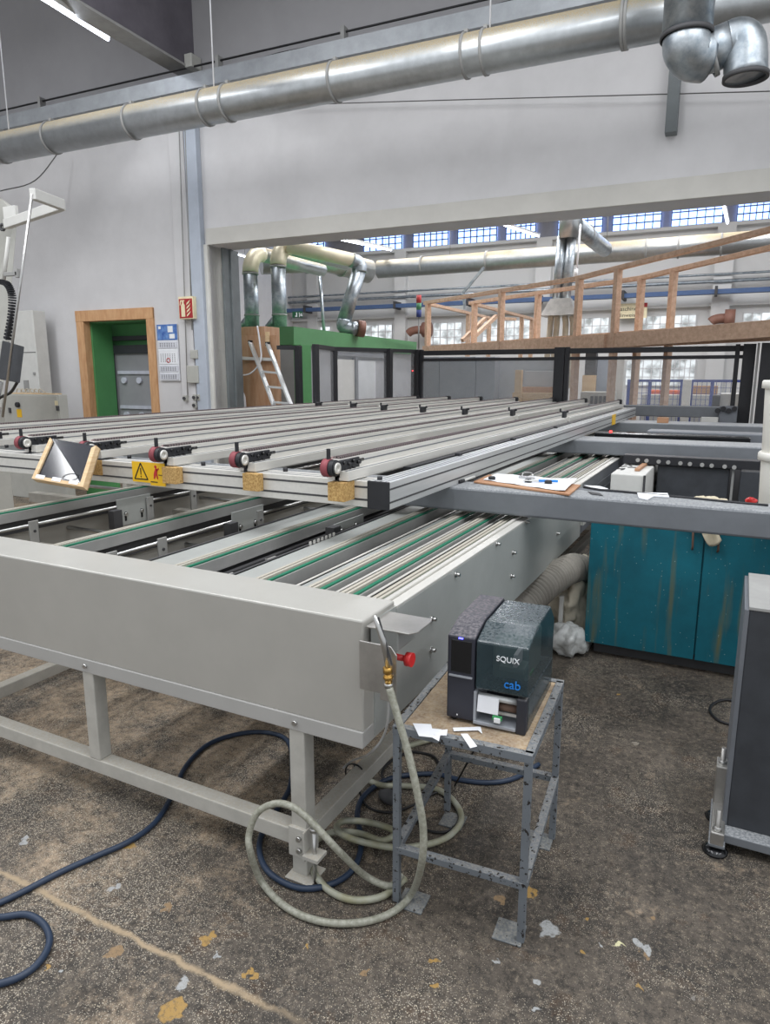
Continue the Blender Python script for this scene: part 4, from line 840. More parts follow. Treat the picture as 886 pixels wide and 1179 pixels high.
# white buckets stacked at the right edge
def bucket(c, r, h, lb):
    t = thing('bucket', lb, 'bucket', c, 'white plastic buckets stacked at the right edge')
    build(MB().lathe([(r*.86, 0), (r*.88, .004), (r*.97, h*.86), (r*.97, h-.03)], c, 40), 'pail', 'bucket', t)
    lid = MB().lathe([(r*1.02, h-.045), (r*1.07, h-.043), (r*1.07, h-.012), (r*1.03, h-.004), (r*.9, h-.004), (r*.88, h-.014), (.001, h-.014)], c, 40)
    build(lid, 'lid', 'bucket', t)
    return t
bq = Yp(871, 575, 3.95); bucket((bq.x+.16, 4.0, .90), .165, .42, 'lower white plastic bucket of the stack at the right edge of the photo'); bq2 = Yp(875, 500, 4.0); bucket((.245, 4.0, 1.306), .155, .37, 'upper white plastic bucket of the stack at the right edge of the photo')
rd = Yp(860, 567, 4.3); build(MB().box(rd.x-.02, rd.x+.06, 4.28, 4.36, .9, .99), 'carton', 'cardboard', None, .003, label='small brown carton left of the lower white bucket', cat='box'); build(blob((rd.x+.02, 4.32, 1.005), .03, .02, .02, 9), 'red_rag', 'red', None, label='small red cloth on the carton beside the white bucket', cat='cloth')
# grey machine column at the right edge with base frame
gm = thing('machine_column', 'dark grey machine column with pale top at the right edge of the photo', 'machine', (.3, 2.8, 0))
gz = .905; build(MB().box(.085, .7, 2.59, 3.05, .075, gz), 'column_body', 'charcoal', gm, .004)
build(MB().box(.083, .7, 2.586, 3.054, gz, gz+.012), 'top_plate', 'conduit', gm, .002)
build(MB().box(.070, .0855, 2.588, 3.05, .075, gz), 'side_plate', 'side_dark', gm, .002); build(MB().box(.055, .8, 2.53, 2.62, .04, .075), 'base_bar', 'beam_grey', gm, .004)
build(MB().box(.035, .08, 2.50, 2.72, .04, .09).box(.035, .08, 2.70, 2.78, .04, .24), 'base_bracket', 'steel_plate', gm, .004); build(MB().box(.03, .085, 2.5, 2.8, .03, .045), 'base_bar', 'beam_grey', gm, .004)
for y in (2.525, 2.74):
    build(MB().cyl((.055, y, .0), (.055, y, .17 if y < 2.6 else .3), .009, n=10), 'levelling_screw', 'steel_plate', gm); build(MB().cyl((.055, y, .09 if y < 2.6 else .235), (.055, y, .104 if y < 2.6 else .25), .017, n=6), 'lock_nut', 'steel', gm)
    build(MB().lathe([(.042, 0), (.044, .008), (.03, .018), (.014, .022)], (.055, y, 0), 24), 'levelling_foot', 'black_gloss', gm)
    if y > 2.6: pass
build(MB().tube(catmull([Zp(*p, .008) for p in ((868, 800), (850, 806), (832, 806), (820, 811), (817, 819), (826, 829), (840, 834), (856, 837))], 6), .007, 8), 'black_cable', 'cable', None, label='loop of black cable on the floor beside the grey machine column', cat='cable')
# flexible suction hose and sacks between the bed and the cabinet
hp = catmull([Xp(585, 712, -1.06), Xp(602, 697, -1.02), Xp(624, 676, -.96), Xp(646, 660, -.90), Xp(662, 654, -.85), Xp(674, 664, -.83), Xp(678, 690, -.83)], 10)
def corrug(pts, r, a):
    q = []; rs = []
    L = 0
    for i in range(len(pts)-1):
        seg = (pts[i+1]-pts[i]).length; m = max(2, int(seg/.006))
        for k in range(m): q.append(pts[i].lerp(pts[i+1], k/m)); rs.append(r+a*math.sin((L+seg*k/m)/.022*2*math.pi*.8))
        L += seg
    return q, rs
q, rs = corrug(hp, .085, .011); build(MB().tube(q, rs, 20), 'suction_hose', 'flex_grey', None, label='thick ribbed grey suction hose curving down between conveyor and teal cabinet', cat='hose')
sc_ = Zp(648, 730, 0)
wrinkle(build(blob((-.86, 4.42, .2), .12, .18, .24, 11, 40, .16, 5), 'dust_sack', 'sack', None, label='crumpled beige dust sack standing left of the teal cabinet', cat='sack'), .09, .06)
wrinkle(build(blob((-.84, 4.12, .09), .12, .12, .1, 14, 40, .12, 6), 'plastic_bag', 'film', None, label='clear crumpled plastic bag on the floor in front of the dust sack', cat='bag'), .03, .05)
wrinkle(build(blob((-.83, 4.7, .36), .11, .2, .12, 21, 40, .2, 5), 'dust_sack', 'sack', None, label='upper folds of a beige sack lying under the ribbed suction hose', cat='sack'), .09, .05)
build(MB().box(-.915, -.89, 4.2, 4.23, 0, .33), 'pale_batten', 'box_white', None, .003, label='upright pale batten beside the sacks left of the teal cabinet', cat='batten')
bkx = MB(); 
for k in range(5): bkx.tube(catmull([(-.86+.03*k, 5.0+.1*k, .62), (-.8+.03*k, 4.9, .5), (-.82, 4.95+.08*k, .3)], 5), .012, 6)
build(bkx, 'cable_bundle', 'cable', None, label='dark cable bundle hanging behind the suction hose', cat='cable')
# ---------------------------------------------------------------- printer stand
SA = R(3.5); so = Vector((-.865, 1.78, 0)); su = Vector((math.cos(SA), math.sin(SA), 0)); sv = Vector((-math.sin(SA), math.cos(SA), 0)); SW, SD, SH = .41, .52, .63
def SP(a, b, z): return so+su*a+sv*b+Vector((0, 0, z))
ps = thing('printer_stand', 'chipped grey welded steel stand with a wooden top under the label printer', 'stand', SP(SW/2, SD/2, 0))
def sbar(p, q, w=.022, h=.022): return MB().bar(SP(*p), SP(*q), w, h, (0, 0, 1) if abs(p[2]-q[2]) < .01 else su)
for (a, b) in ((0, 0), (SW, 0), (0, SD), (SW, SD)):
    build(sbar((a, b, .006), (a, b, SH-.02)), 'leg', 'stand_paint', ps, .001)
for (a, b, rx, ry) in ((0, 0, .05, .02), (SW, 0, -.04, .02), (0, SD, .04, -.05), (SW, SD, -.04, -.03)):
    build(MB().obox(SP(a+rx, b+ry, .003), su*.045, sv*.045, (0, 0, .003)), 'foot_plate', 'foot_plate', ps, .002)
for p, q in (((-.012, 0, SH-.012), (SW+.012, 0, SH-.012)), ((-.012, SD, SH-.012), (SW+.012, SD, SH-.012)), ((0, 0, SH-.012), (0, SD, SH-.012)), ((SW, 0, SH-.012), (SW, SD, SH-.012))):
    build(sbar(p, q, .026, .026), 'top_rail', 'stand_paint', ps, .001)
for p, q in (((0, 0, .20), (SW, 0, .20)), ((0, SD, .25), (SW, SD, .25)), ((0, 0, .20), (0, SD, .25)), ((SW, 0, .20), (SW, SD, .25))):
    build(MB().bar(SP(*p), SP(*q), .026, .022), 'lower_rail', 'stand_paint', ps, .001)
build(MB().obox(SP(SW/2, SD/2, SH-.008), su*(SW/2-.014), sv*(SD/2-.014), (0, 0, .006)), 'top_board', 'mdf', ps, .001)
# ---------------------------------------------------------------- label printer
PZ = SH-.001; pr0 = Vector((-.745, 1.885, PZ)); PA = R(2.5); pu = Vector((math.cos(PA), math.sin(PA), 0)); pv = Vector((-math.sin(PA), math.cos(PA), 0)); W_, D_, H_ = .252, .40, .30
def PP(a, b, z): return pr0+pu*a+pv*b+Vector((0, 0, z))
pt = thing('label_printer', 'dark label printer with tinted cover on the small steel stand', 'printer', PP(W_/2, D_/2, 0))
X_, Y_, Z_ = pu, pv, Vector((0, 0, 1)); wl_ = .088
def pbox(a0, a1, b0, b1, z0, z1): return MB().obox(PP((a0+a1)/2, (b0+b1)/2, (z0+z1)/2), pu*(a1-a0)/2, pv*(b1-b0)/2, (0, 0, (z1-z0)/2))
# side view outline (depth, height): sloping front top edge
prof = [(0, .01), (0, .284), (.10, .312), (.33, .315), (D_, .26), (D_, .01)]
build(MB().prism(prof, PP(0, 0, 0), pv, Z_, pu*wl_), 'control_tower', 'printer_dark', pt, .005)
build(pbox(.012, .078, -.002, .004, .165, .272), 'display', 'black_gloss', pt, .003); build(pbox(.008, .082, -.006, .004, .152, .157), 'display_ledge', 'printer_grey', pt)
build(pbox(.036, .050, -.003, .003, .276, .280), 'status_light', 'led_blue', pt); build(pbox(.034, .038, -.002, .002, .022, .026), 'power_dot', 'print_white', pt)
cv = MB().prism([(.0, .122), (0, .278), (.10, .309), (.32, .310), (D_-.01, .25), (D_-.01, .10)], PP(wl_+.004, 0, 0), pv, Z_, pu*(W_-wl_-.004))
build(cv, 'tinted_cover', 'tinted_cover', pt, .006)
build(pbox(wl_+.004, W_-.004, .12, D_-.012, .012, .10), 'printer_body', 'printer_body', pt, .004); build(pbox(wl_+.02, W_-.03, .13, D_-.06, .10, .24), 'mechanism', 'printer_inner', pt, .01)
build(MB().cyl(PP(.12, .24, .2), PP(.22, .24, .2), .06, n=28), 'ribbon_roll', 'paper', pt); build(pbox(.15, .23, .05, .12, .17, .19), 'print_head', 'printer_inner', pt, .004)
build(pbox(.20, .212, .03, .1, .2, .24), 'head_lever', 'print_white', pt); build(pbox(.236, .240, .1, .14, .15, .16), 'green_lever', 'green_plastic', pt)
build(pbox(W_-.03, W_, -.002, .03, .0, .115), 'right_post', 'printer_body', pt, .004); build(MB().prism([(.03, .0), (.03, .112), (D_-.012, .10), (D_-.012, .0)], PP(W_-.008, 0, 0), pv, Z_, pu*.008), 'side_wall', 'tinted_cover', pt)
build(pbox(wl_, W_-.03, -.004, .12, .006, .018), 'base_tray', 'printer_grey', pt, .003); build(pbox(wl_, wl_+.008, .0, .12, .01, .112), 'inner_wall', 'printer_grey', pt)
build(MB().cyl(PP(wl_+.01, .02, .094), PP(W_-.032, .02, .094), .010, n=14), 'tear_roller', 'alu', pt); build(MB().cyl(PP(wl_+.06, .03, .066), PP(W_-.032, .03, .066), .013, n=14), 'print_roller', 'brown', pt); build(pbox(wl_+.01, W_-.032, .025, .05, .040, .05), 'lower_bar', 'alu', pt)
build(MB().prism([(.0, .1), (-.006, .098), (-.014, .05), (-.010, .05), (-.002, .096)], PP(wl_+.012, .012, 0), pv, Z_, pu*.066), 'label_strip', 'paper', pt)
build(pbox(wl_+.062, wl_+.092, -.008, .002, .034, .048), 'sensor_clip', 'green_plastic', pt, .002); build(pbox(wl_+.068, wl_+.088, -.012, -.006, .028, .044), 'sensor_label', 'print_white', pt, .002)
for (a, b) in ((.02, .02), (W_-.02, .02), (.02, D_-.04), (W_-.02, D_-.04)): build(MB().cyl(PP(a, b, -.000), PP(a, b, .012), .010, n=12), 'rubber_foot', 'black', pt)
text('SQUIX', 'logo_text', 'print_white', pt, PP(.192, -.006, .235), pu, Z_, .024, .0012)
text('cab', 'brand_text', 'print_blue', pt, PP(.208, -.006, .158), pu, Z_, .038, .0016)
# label scraps on the stand edge
Z0_ = SH+.003
for pts, lb in ((((475, 833), (496, 834), (500, 851), (482, 849)), 'leftmost white label scrap lying over the front edge of the stand'), (((488, 838), (508, 840), (505, 855), (496, 850)), 'second white label scrap overlapping the leftmost one'), (((496, 842), (515, 840), (514, 847), (500, 848)), 'third white label scrap pointing right on the stand edge'), (((530, 845), (538, 845), (549, 861), (541, 863)), 'white label scrap hanging over the stand edge below the printer'), (((521, 838), (553, 837), (555, 845), (550, 841), (522, 842)), 'flat white plastic strip in front of the printer')):
    P_ = [Zp(x, y, Z0_) for x, y in pts]; P_ = [p+Vector((0, 0, .004)) if p.y < 1.78 else p for p in P_]; n = len(P_)
    build(MB().add(P_+[p+Vector((0, 0, .001)) for p in P_], [list(range(n)), [n+i for i in range(n)]]+[(i, (i+1) % n, n+(i+1) % n, n+i) for i in range(n)]), 'label_scrap', 'paper', None, label=lb, cat='label', group='label scraps on the stand')
# ---------------------------------------------------------------- hoses on the floor
def path(lst, r=.013):
    out = []
    for q in lst:
        x, y = q[0], q[1]
        if len(q) > 2 and q[2] < 0: out.append(Yp(x, y, -q[2]))
        else: out.append(Zp(x, y, q[2] if len(q) > 2 else r))
    return out
h = path([(448, 792, -1.672), (459, 830, -1.665), (470, 868, -1.66), (480, 912, -1.65), (487, 955, -1.65), (485, 995, -1.66), (474, 1028, .04), (452, 1050), (415, 1062), (370, 1061), (330, 1045), (301, 1015, .03), (288, 980, -1.57), (287, 958, -1.585), (297, 935, -1.60), (318, 925, -1.62), (340, 931, -1.63), (362, 950, -1.64), (390, 980, -1.66), (420, 1008, .06), (448, 1020, .03), (462, 1008, .03)])
build(MB().tube(catmull(h, 10), .0112, 14), 'air_hose', 'hose_braid', None, label='braided grey air hose dropping from the air gun into a big loop on the floor', cat='hose')
h = path([(466, 1012), (440, 1032), (405, 1036), (375, 1022), (358, 995), (362, 970), (385, 958, .02), (415, 960, .03), (440, 968, .04)])
h2 = path([(455, 958, .05), (430, 948, .04), (400, 945, .04), (388, 950, .04), (392, 960, .045), (420, 970, .04), (460, 976, .04), (500, 970, .02), (522, 958), (531, 940), (520, 920), (500, 908), (470, 905), (440, 904, .02), (422, 896, .02), (420, 882, .03), (432, 870, .04), (460, 862, .03), (500, 850, .02)])
build(MB().tube(catmull(h+h2, 10), .0118, 14), 'clear_hose', 'hose_clear', None, label='yellowed translucent hose coiled on the floor under the conveyor corner', cat='hose')
h = path([(-60, 1062), (-20, 1048), (20, 1030), (70, 1004), (110, 986), (150, 968), (180, 945), (200, 912), (214, 882), (238, 858), (270, 846), (304, 843), (330, 852), (336, 880), (332, 910), (310, 945), (299, 968), (302, 993), (319, 1012), (349, 1023), (384, 1017), (408, 998), (416, 968), (411, 938), (420, 915), (450, 896), (498, 891), (530, 898), (563, 901), (592, 896), (620, 880)], .011)
build(MB().tube(catmull(h, 9), .0105, 12), 'blue_hose', 'hose_blue', None, label='long dark blue air hose snaking over the floor from the left under the stand', cat='hose')
h = path([(-30, 1054), (0, 1056), (30, 1053), (50, 1064), (57, 1084), (45, 1108), (20, 1126), (-20, 1138)], .011)
build(MB().tube(catmull(h, 9), .0105, 12), 'blue_hose', 'hose_blue', None, label='loop of dark blue air hose at the lower left edge of the photo', cat='hose')
h = path([(408, 881, .17), (412, 900, .1), (415, 915, .02), (425, 930), (450, 935), (480, 925), (505, 912), (522, 925), (528, 945), (512, 958), (490, 955), (480, 945)], .007)
build(MB().tube(catmull(h, 8), .005, 8), 'black_cable', 'cable', None, label='thin black cable curling on the floor under the printer stand', cat='cable')
h = path([(480, 866), (500, 872), (505, 888), (490, 903), (460, 905), (440, 895), (445, 880), (465, 868)], .007)
build(MB().tube(catmull(h, 8, True), .006, 8, True), 'black_cable', 'cable', None, label='small coil of black cable behind the left stand leg', cat='cable')
build(MB().tube([SP(.24, .5, SH-.03), Zp(523, 905, .01)], .004, 6), 'black_cable', 'cable', None, label='straight black cable hanging from the stand top to the floor', cat='cable')
h = path([(447, 800, -1.74), (446, 830, -1.74), (440, 850, -1.76), (425, 868, -1.8), (405, 876, .19), (395, 884, .18)]); build(MB().tube(catmull(h, 6), .004, 8), 'grey_cable', 'conduit', None, label='thin grey cable running down from the bracket to the floor rail', cat='cable')
p = Zp(447, 925, .0); build(blob((p.x-.0, p.y, .03), .045, .03, .03, 5, 20, .08), 'cable_plug', 'slot', None, label='dusty dark plug lying on the floor behind the left stand leg', cat='plug')
# cable tie hook on the floor rail
p = Zp(408, 884, .17); build(MB().ring((p.x-.0, p.y, .14), (p.x, p.y+.006, .14), .046, .042, 20), 'cable_tie', 'cable', None, label='black cable tie around the lower right rail of the conveyor', cat='cable tie')
# ---------------------------------------------------------------- wood sheets seen under the table at the left
p0_, p1_ = Yp(4, 538, 4.6), Yp(43, 545, 4.6)
# ================================================================ LEFT: tall machine, control cabinet
FRAME[0] = 'w'
MY_ = 6.2
cc = thing('control_cabinet', 'low pale grey control cabinet with a black rotary knob at the left', 'cabinet', Yp(35, 480, MY_))
a_, b_ = Yp(9, 456, MY_), Yp(69, 478, MY_); z_t = Yp(40, 454, MY_).z
build(MB().box(Yp(-60, 470, MY_).x, b_.x, MY_, MY_+.14, .0, z_t), 'cabinet_body', 'box_grey', cc, .01); build(MB().box(a_.x, b_.x-.01, MY_-.015, MY_, .5, z_t-.02), 'cabinet_door', 'box_grey', cc, .004)
k = Yp(21, 466, MY_-.02); build(MB().cyl((k.x, MY_-.05, k.z), (k.x, MY_-.015, k.z), .035, n=20), 'rotary_knob', 'black', cc, .003); build(MB().box(k.x-.05, k.x+.05, MY_-.018, MY_-.015, k.z-.17, k.z-.06), 'yellow_label', 'yellow', cc)
k = Yp(66, 464, MY_); build(MB().box(k.x-.03, k.x+.03, MY_-.018, MY_-.015, k.z-.03, k.z+.03), 'door_plate', 'sign_cream', cc); k = Yp(68, 470, MY_); build(MB().box(k.x-.01, k.x+.02, MY_-.04, MY_-.01, k.z-.03, k.z+.03), 'latch', 'slot', cc); k = Yp(13, 472, MY_); build(MB().box(k.x-.02, k.x+.02, MY_-.03, MY_-.01, k.z-.04, k.z+.03), 'latch', 'slot', cc)
build(MB().box(a_.x, b_.x-.08, MY_+.02, MY_+.12, z_t, z_t+.015), 'paper_pad', 'pine', None, label='thin pale board lying on the low grey control cabinet', cat='board')
wv = MB()
for q in range(6): wv.tube(catmull([Vector((a_.x+.05+q*.09, MY_+.1, z_t+.02)), Vector((a_.x+.12+q*.09, MY_+.08, z_t+.07)), Vector((a_.x+.2+q*.09, MY_+.1, z_t+.02))], 5), .006, 5)
build(wv, 'cable_bundle', 'sack', None, label='pale tangled cables lying on top of the low control cabinet', cat='cable')
# electrical cabinet (tapered grey) behind
Yc = 7.2; P1, P2, P3_ = Yp(20, 357, Yc), Yp(37, 357, Yc), Yp(44, 452, Yc)
ec = thing('electrical_cabinet', 'tall light grey electrical cabinet standing against the white wall at the left', 'cabinet', (P2.x, Yc, 0))
build(MB().box(P2.x-.7, P2.x, Yc, Yc+.22, 0, P2.z), 'cabinet_body', 'box_white', ec, .01); z2 = Yp(38, 406, Yc).z
build(MB().box(P2.x-.69, P2.x-.01, Yc-.004, Yc, z2, z2+.01), 'door_gap', 'slot', ec)
for (x, y, w_, h_) in ((31, 443, .1, .14), (40, 430, .04, .04)): k = Yp(x, y, Yc); build(MB().box(k.x-w_/2, k.x+w_/2, Yc-.02, Yc, k.z-h_/2, k.z+h_/2), 'door_plate', 'conduit', ec, .003)
# tall machine column leaning out of the left edge with gantry arm
Ym = 5.0; tm = thing('machining_centre', 'tall pale grey machine column with overhead arm at the left edge', 'machine', Yp(-10, 480, Ym)); q0, q1 = Yp(20, 244, Ym), Yp(0, 470, Ym)
build(MB().add([Yp(-40, 222, Ym), Yp(0, 227, Ym), Yp(18, 240, Ym+.1), Yp(20, 250, Ym+.1), Yp(2, 470, Ym+.1), Yp(-50, 470, Ym)]+[p+Vector((-.5, .3, 0)) for p in (Yp(-40, 222, Ym), Yp(0, 227, Ym), Yp(18, 240, Ym+.1), Yp(20, 250, Ym+.1), Yp(2, 470, Ym+.1), Yp(-50, 470, Ym))], [(0, 1, 2, 3, 4, 5), (6, 7, 8, 9, 10, 11)]+[(i, (i+1) % 6, 6+(i+1) % 6, 6+i) for i in range(6)]), 'column', 'box_grey', tm, .01)
q1 = Yp(2, 470, Ym+.1)
build(MB().box(q1.x-.6, q1.x-.25, Ym, Ym+.3, 0, q1.z+.05), 'column_base', 'box_grey', tm, .01)
a1, a2, a3 = Yp(6, 246, Ym-.06), Yp(72, 241, Ym+.95), Yp(36, 222, Ym-.08)
a1 = Yp(8, 246, Ym); a2 = Vector((Yp(72, 241, Ym).x, Ym, a1.z)); 
C1 = Yp(72, 240, 4.6); C0 = Yp(6, 247, 4.9); C2 = Yp(37, 221, 4.0)
C0.z = C1.z = C2.z = (C0.z+C1.z+C2.z)/3
build(MB().bar(C0, C1, .06, .09), 'arm', 'box_white', tm, .006); build(MB().bar(C1, Zp(37, 223, C1.z), .06, .09), 'arm', 'box_white', tm, .006)
C2 = Zp(37, 223, C1.z)
build(MB().tube([Vector((C2.x, C2.y, C2.z)), Yp(3, 480, C2.y)], .012, 10), 'hanging_rod', 'steel', tm)
build(MB().box(Yp(6, 250, Ym).x, Yp(19, 240, Ym).x, Ym-.02, Ym+.02, Yp(10, 252, Ym).z, Yp(10, 238, Ym).z), 'arm_plate', 'box_white', tm, .004)
k = Yp(5, 262, Ym); build(MB().ring((k.x, Ym-.03, k.z), (k.x, Ym-.01, k.z), .04, .02, 16), 'hook', 'slot', tm); build(MB().tube([Yp(10, 273, Ym-.03), Yp(4, 325, Ym-.03)], .02, 8), 'column_handle', 'box_white', tm)
a_, b_ = Yp(6, 316, Ym-.05), Yp(21, 315, Ym-.05); build(MB().bar(a_, b_, .04, .04).box(b_.x-.03, b_.x+.01, Ym-.07, Ym-.03, b_.z-.04, b_.z+.05), 'rod_guide', 'conduit', tm, .004)
ch = catmull([Yp(0, 324, Ym-.1), Yp(9, 328, Ym-.1), Yp(14, 342, Ym-.1), Yp(13, 365, Ym-.1), Yp(8, 392, Ym-.1)], 7); lk = MB()
for i in range(len(ch)-1): lk.bar(ch[i], ch[i].lerp(ch[i+1], .62), .05, .06, (0, 1, 0))
build(lk, 'cable_chain', 'black', tm)
cpn = thing('operator_console', 'dark grey swivel control panel in front of the tall machine at the left edge', 'control panel', Yp(12, 440, 4.4)); qa = [Yp(3, 392, 4.4), Yp(28, 399, 4.25), Yp(23, 441, 4.25), Yp(-3, 436, 4.4)]
build(MB().add(qa+[p+Vector((-.10, .06, 0)) for p in qa], [(0, 1, 2, 3), (4, 5, 6, 7), (0, 1, 5, 4), (1, 2, 6, 5), (2, 3, 7, 6), (3, 0, 4, 7)]), 'panel_box', 'charcoal', cpn, .006)
qb = [Yp(-20, 394, 4.4), Yp(3, 392, 4.42), Yp(-3, 436, 4.42), Yp(-24, 436, 4.4)]; build(MB().add(qb+[p+Vector((-.03, .10, 0)) for p in qb], [(0, 1, 2, 3), (4, 5, 6, 7), (0, 1, 5, 4), (1, 2, 6, 5), (2, 3, 7, 6), (3, 0, 4, 7)]), 'panel_side', 'box_grey', cpn, .004)
build(MB().tube(catmull([Yp(20, 440, 4.35), Yp(12, 452, 4.4), Yp(0, 458, 4.4), Yp(-14, 470, 4.4)], 6), .014, 8), 'panel_cable', 'cable', cpn); build(MB().tube([Yp(0, 440, 4.4), Yp(-8, 480, 4.4)], .03, 10), 'panel_arm', 'conduit', cpn)
# things seen in the gap under the rail table at the left
def sheet(x0, y0, x1, y1, Y, th, m, nm, lb, cat='panel', floor=True):
    a_, b_ = Yp(x0, y0, Y), Yp(x1, y0, Y); z0 = 0 if floor else Yp(x0, y1, Y).z
    return build(MB().box(a_.x, b_.x, Y, Y+th, z0, a_.z), nm, m, None, .003, label=lb, cat=cat)
sheet(4, 538, 40, 590, 6.6, .04, 'wood_brown', 'wooden_board', 'reddish brown wooden panel standing under the left end of the rail table')
sheet(41, 552, 76, 590, 6.7, .04, 'cardboard', 'wooden_board', 'darker brown board standing beside the reddish panel under the rail table')
sheet(-20, 530, 3, 590, 6.62, .05, 'box_grey', 'metal_sheet', 'pale grey panel at the left edge under the rail table')
sheet(98, 545, 134, 580, 6.7, .05, 'green_dark', 'green_sheet', 'small dark green panel seen under the rail table behind the framed screen')
# ================================================================ BEYOND THE OPENING
FRAME[0] = 'w'
# brown sheets, ladder
sheet(266, 377, 304, 480, 8.95, .4, 'wood_sheet', 'wood_crate', 'brown wooden crate standing behind the steel guide of the opening', 'crate')
sheet(271, 387, 318, 480, 8.75, .03, 'wood_sheet', 'wood_sheet', 'tall light brown wooden sheet leaning behind the ladder')
sheet(267, 388, 271, 480, 8.74, .03, 'brown', 'dark_board', 'narrow dark brown board left of the tall wooden sheet', 'board')
sheet(305, 382, 309, 400, 8.7, .03, 'pine', 'batten', 'short pale batten sticking up behind the tall wooden sheet', 'batten', False)
ld = thing('ladder', 'aluminium ladder leaning in front of the brown wooden sheet', 'ladder', Yp(325, 480, 8.4)); l0, l1, r0, r1 = Yp(288, 394, 8.65), Yp(320, 480, 8.2), Yp(308, 396, 8.65), Yp(340, 480, 8.2)
l1e = l0+(l1-l0)*(l0.z/(l0.z-l1.z)); r1e = r0+(r1-r0)*(r0.z/(r0.z-r1.z))
build(MB().bar(l0, l1e, .03, .075, (0, 1, 0)), 'side_rail', 'alu', ld, .003); build(MB().bar(r0, r1e, .03, .075, (0, 1, 0)), 'side_rail', 'alu', ld, .003)
for f in (.1, .2, .3, .4, .5, .6, .7, .8, .9):
    if f != .1: build(MB().bar(l0.lerp(l1e, f), r0.lerp(r1e, f), .03, .03), 'rung', 'alu', ld, .003)
build(MB().obox(l0, (.022, 0, 0), (0, .03, 0), (0, 0, .03)).obox(r0, (.022, 0, 0), (0, .03, 0), (0, 0, .03)), 'end_cap', 'black', ld)
a_, b_ = Yp(267, 412, 8.68), Yp(313, 414, 8.68); build(MB().bar(a_, b_, .05, .05), 'pale_pole', 'box_white', None, .01, label='pale horizontal pole crossing the tall wooden sheet', cat='pole'); 
build(MB().tube(catmull([Yp(296, 375, 8.6), Yp(299, 395, 8.6), Yp(300, 415, 8.6), Yp(288, 430, 8.6), Yp(272, 432, 8.6)], 6), .012, 6), 'white_cable', 'paper', None, label='thin white cable hanging down the brown wooden sheet', cat='cable')
build(MB().tube(catmull([Yp(273, 446, 8.6), Yp(280, 455, 8.6), Yp(282, 472, 8.6)], 6), .025, 8), 'white_hose', 'paper', None, label='short white hose end curving beside the steel guide of the opening', cat='hose')
# green machine enclosure
gm_ = thing('machine_enclosure', 'long green machine enclosure with grey walls behind the glass doors', 'machine', (-8.6, 13.5, 0)); GX = -7.18; GY = 10.5
zb = Yp(338, 397, GY).z; z2 = 2.53
fx = GX-.12
build(MB().add([(GX, GY, zb), (-7.75, 17.0, zb), (-11, 17.0, zb), (-11, GY-1.2, zb), (GX-.0, GY, z2), (-7.75, 17.0, z2), (-11, 17.0, z2), (-11, GY-1.2, z2)], [(0, 1, 2, 3), (4, 5, 6, 7), (0, 1, 5, 4), (1, 2, 6, 5), (2, 3, 7, 6), (3, 0, 4, 7)]), 'green_band', 'green', gm_)
build(MB().add([(GX-.1, GY+.1, 0), (-7.9, 17.0, 0), (-11, 17.0, 0), (-11, GY-1.1, 0), (GX-.1, GY+.1, zb), (-7.9, 17.0, zb), (-11, 17.0, zb), (-11, GY-1.1, zb)], [(0, 1, 2, 3), (4, 5, 6, 7), (0, 1, 5, 4), (1, 2, 6, 5), (2, 3, 7, 6), (3, 0, 4, 7)]), 'wall_panel', 'door_grey', gm_)
def gp(x, dx=.0): 
    # point of the long enclosure face (plan) at image column x
    d = ray(x, 430); P, Q = Vector((GX-.08+dx, GY)), Vector((-7.86+dx, 17.0)); ex, ey = Q.x-P.x, Q.y-P.y; det = d.x*(-ey)+ex*d.y; t = (P.x*(-ey)+ex*P.y)/det; return Vector((t*d.x, t*d.y, 0))
a_, b_ = gp(404), gp(446)
def vwall(a, b, z0, z1, th=.05): d = (b-a).normalized(); n_ = Vector((d.y, -d.x, 0)); return MB().add([a+Vector((0, 0, z0)), b+Vector((0, 0, z0)), b+n_*th+Vector((0, 0, z0)), a+n_*th+Vector((0, 0, z0)), a+Vector((0, 0, z1)), b+Vector((0, 0, z1)), b+n_*th+Vector((0, 0, z1)), a+n_*th+Vector((0, 0, z1))], [(0, 1, 2, 3), (4, 5, 6, 7), (0, 1, 5, 4), (1, 2, 6, 5), (2, 3, 7, 6), (3, 0, 4, 7)])
build(vwall(gp(385), gp(405), 0, 2.0, .06), 'white_door', 'box_white', gm_); build(vwall(gp(405), gp(407.5), 0, 2.06, .1), 'door_post', 'side_dark', gm_); build(vwall(gp(385), gp(446), 2.07, 2.16, .08), 'header_bar', 'side_dark', gm_)
build(vwall(gp(407.5), gp(430), 0, 2.0, .05), 'grey_door', 'glass_white', gm_); build(vwall(gp(430), gp(446), 0, 2.0, .04), 'grey_door', 'door_grey', gm_)
build(MB().box(GX-.02, GX+.16, GY-.02, GY+.3, 0, zb), 'green_post', 'green_dark', gm_); build(vwall(Vector((-7.66, GY-.24, 0)), Vector((GX, GY, 0)), 0, zb-.05, .02), 'end_wall', 'door_grey', gm_)
build(vwall(gp(449), gp(463), zb, 2.54, .02), 'grey_patch', 'conduit', gm_)
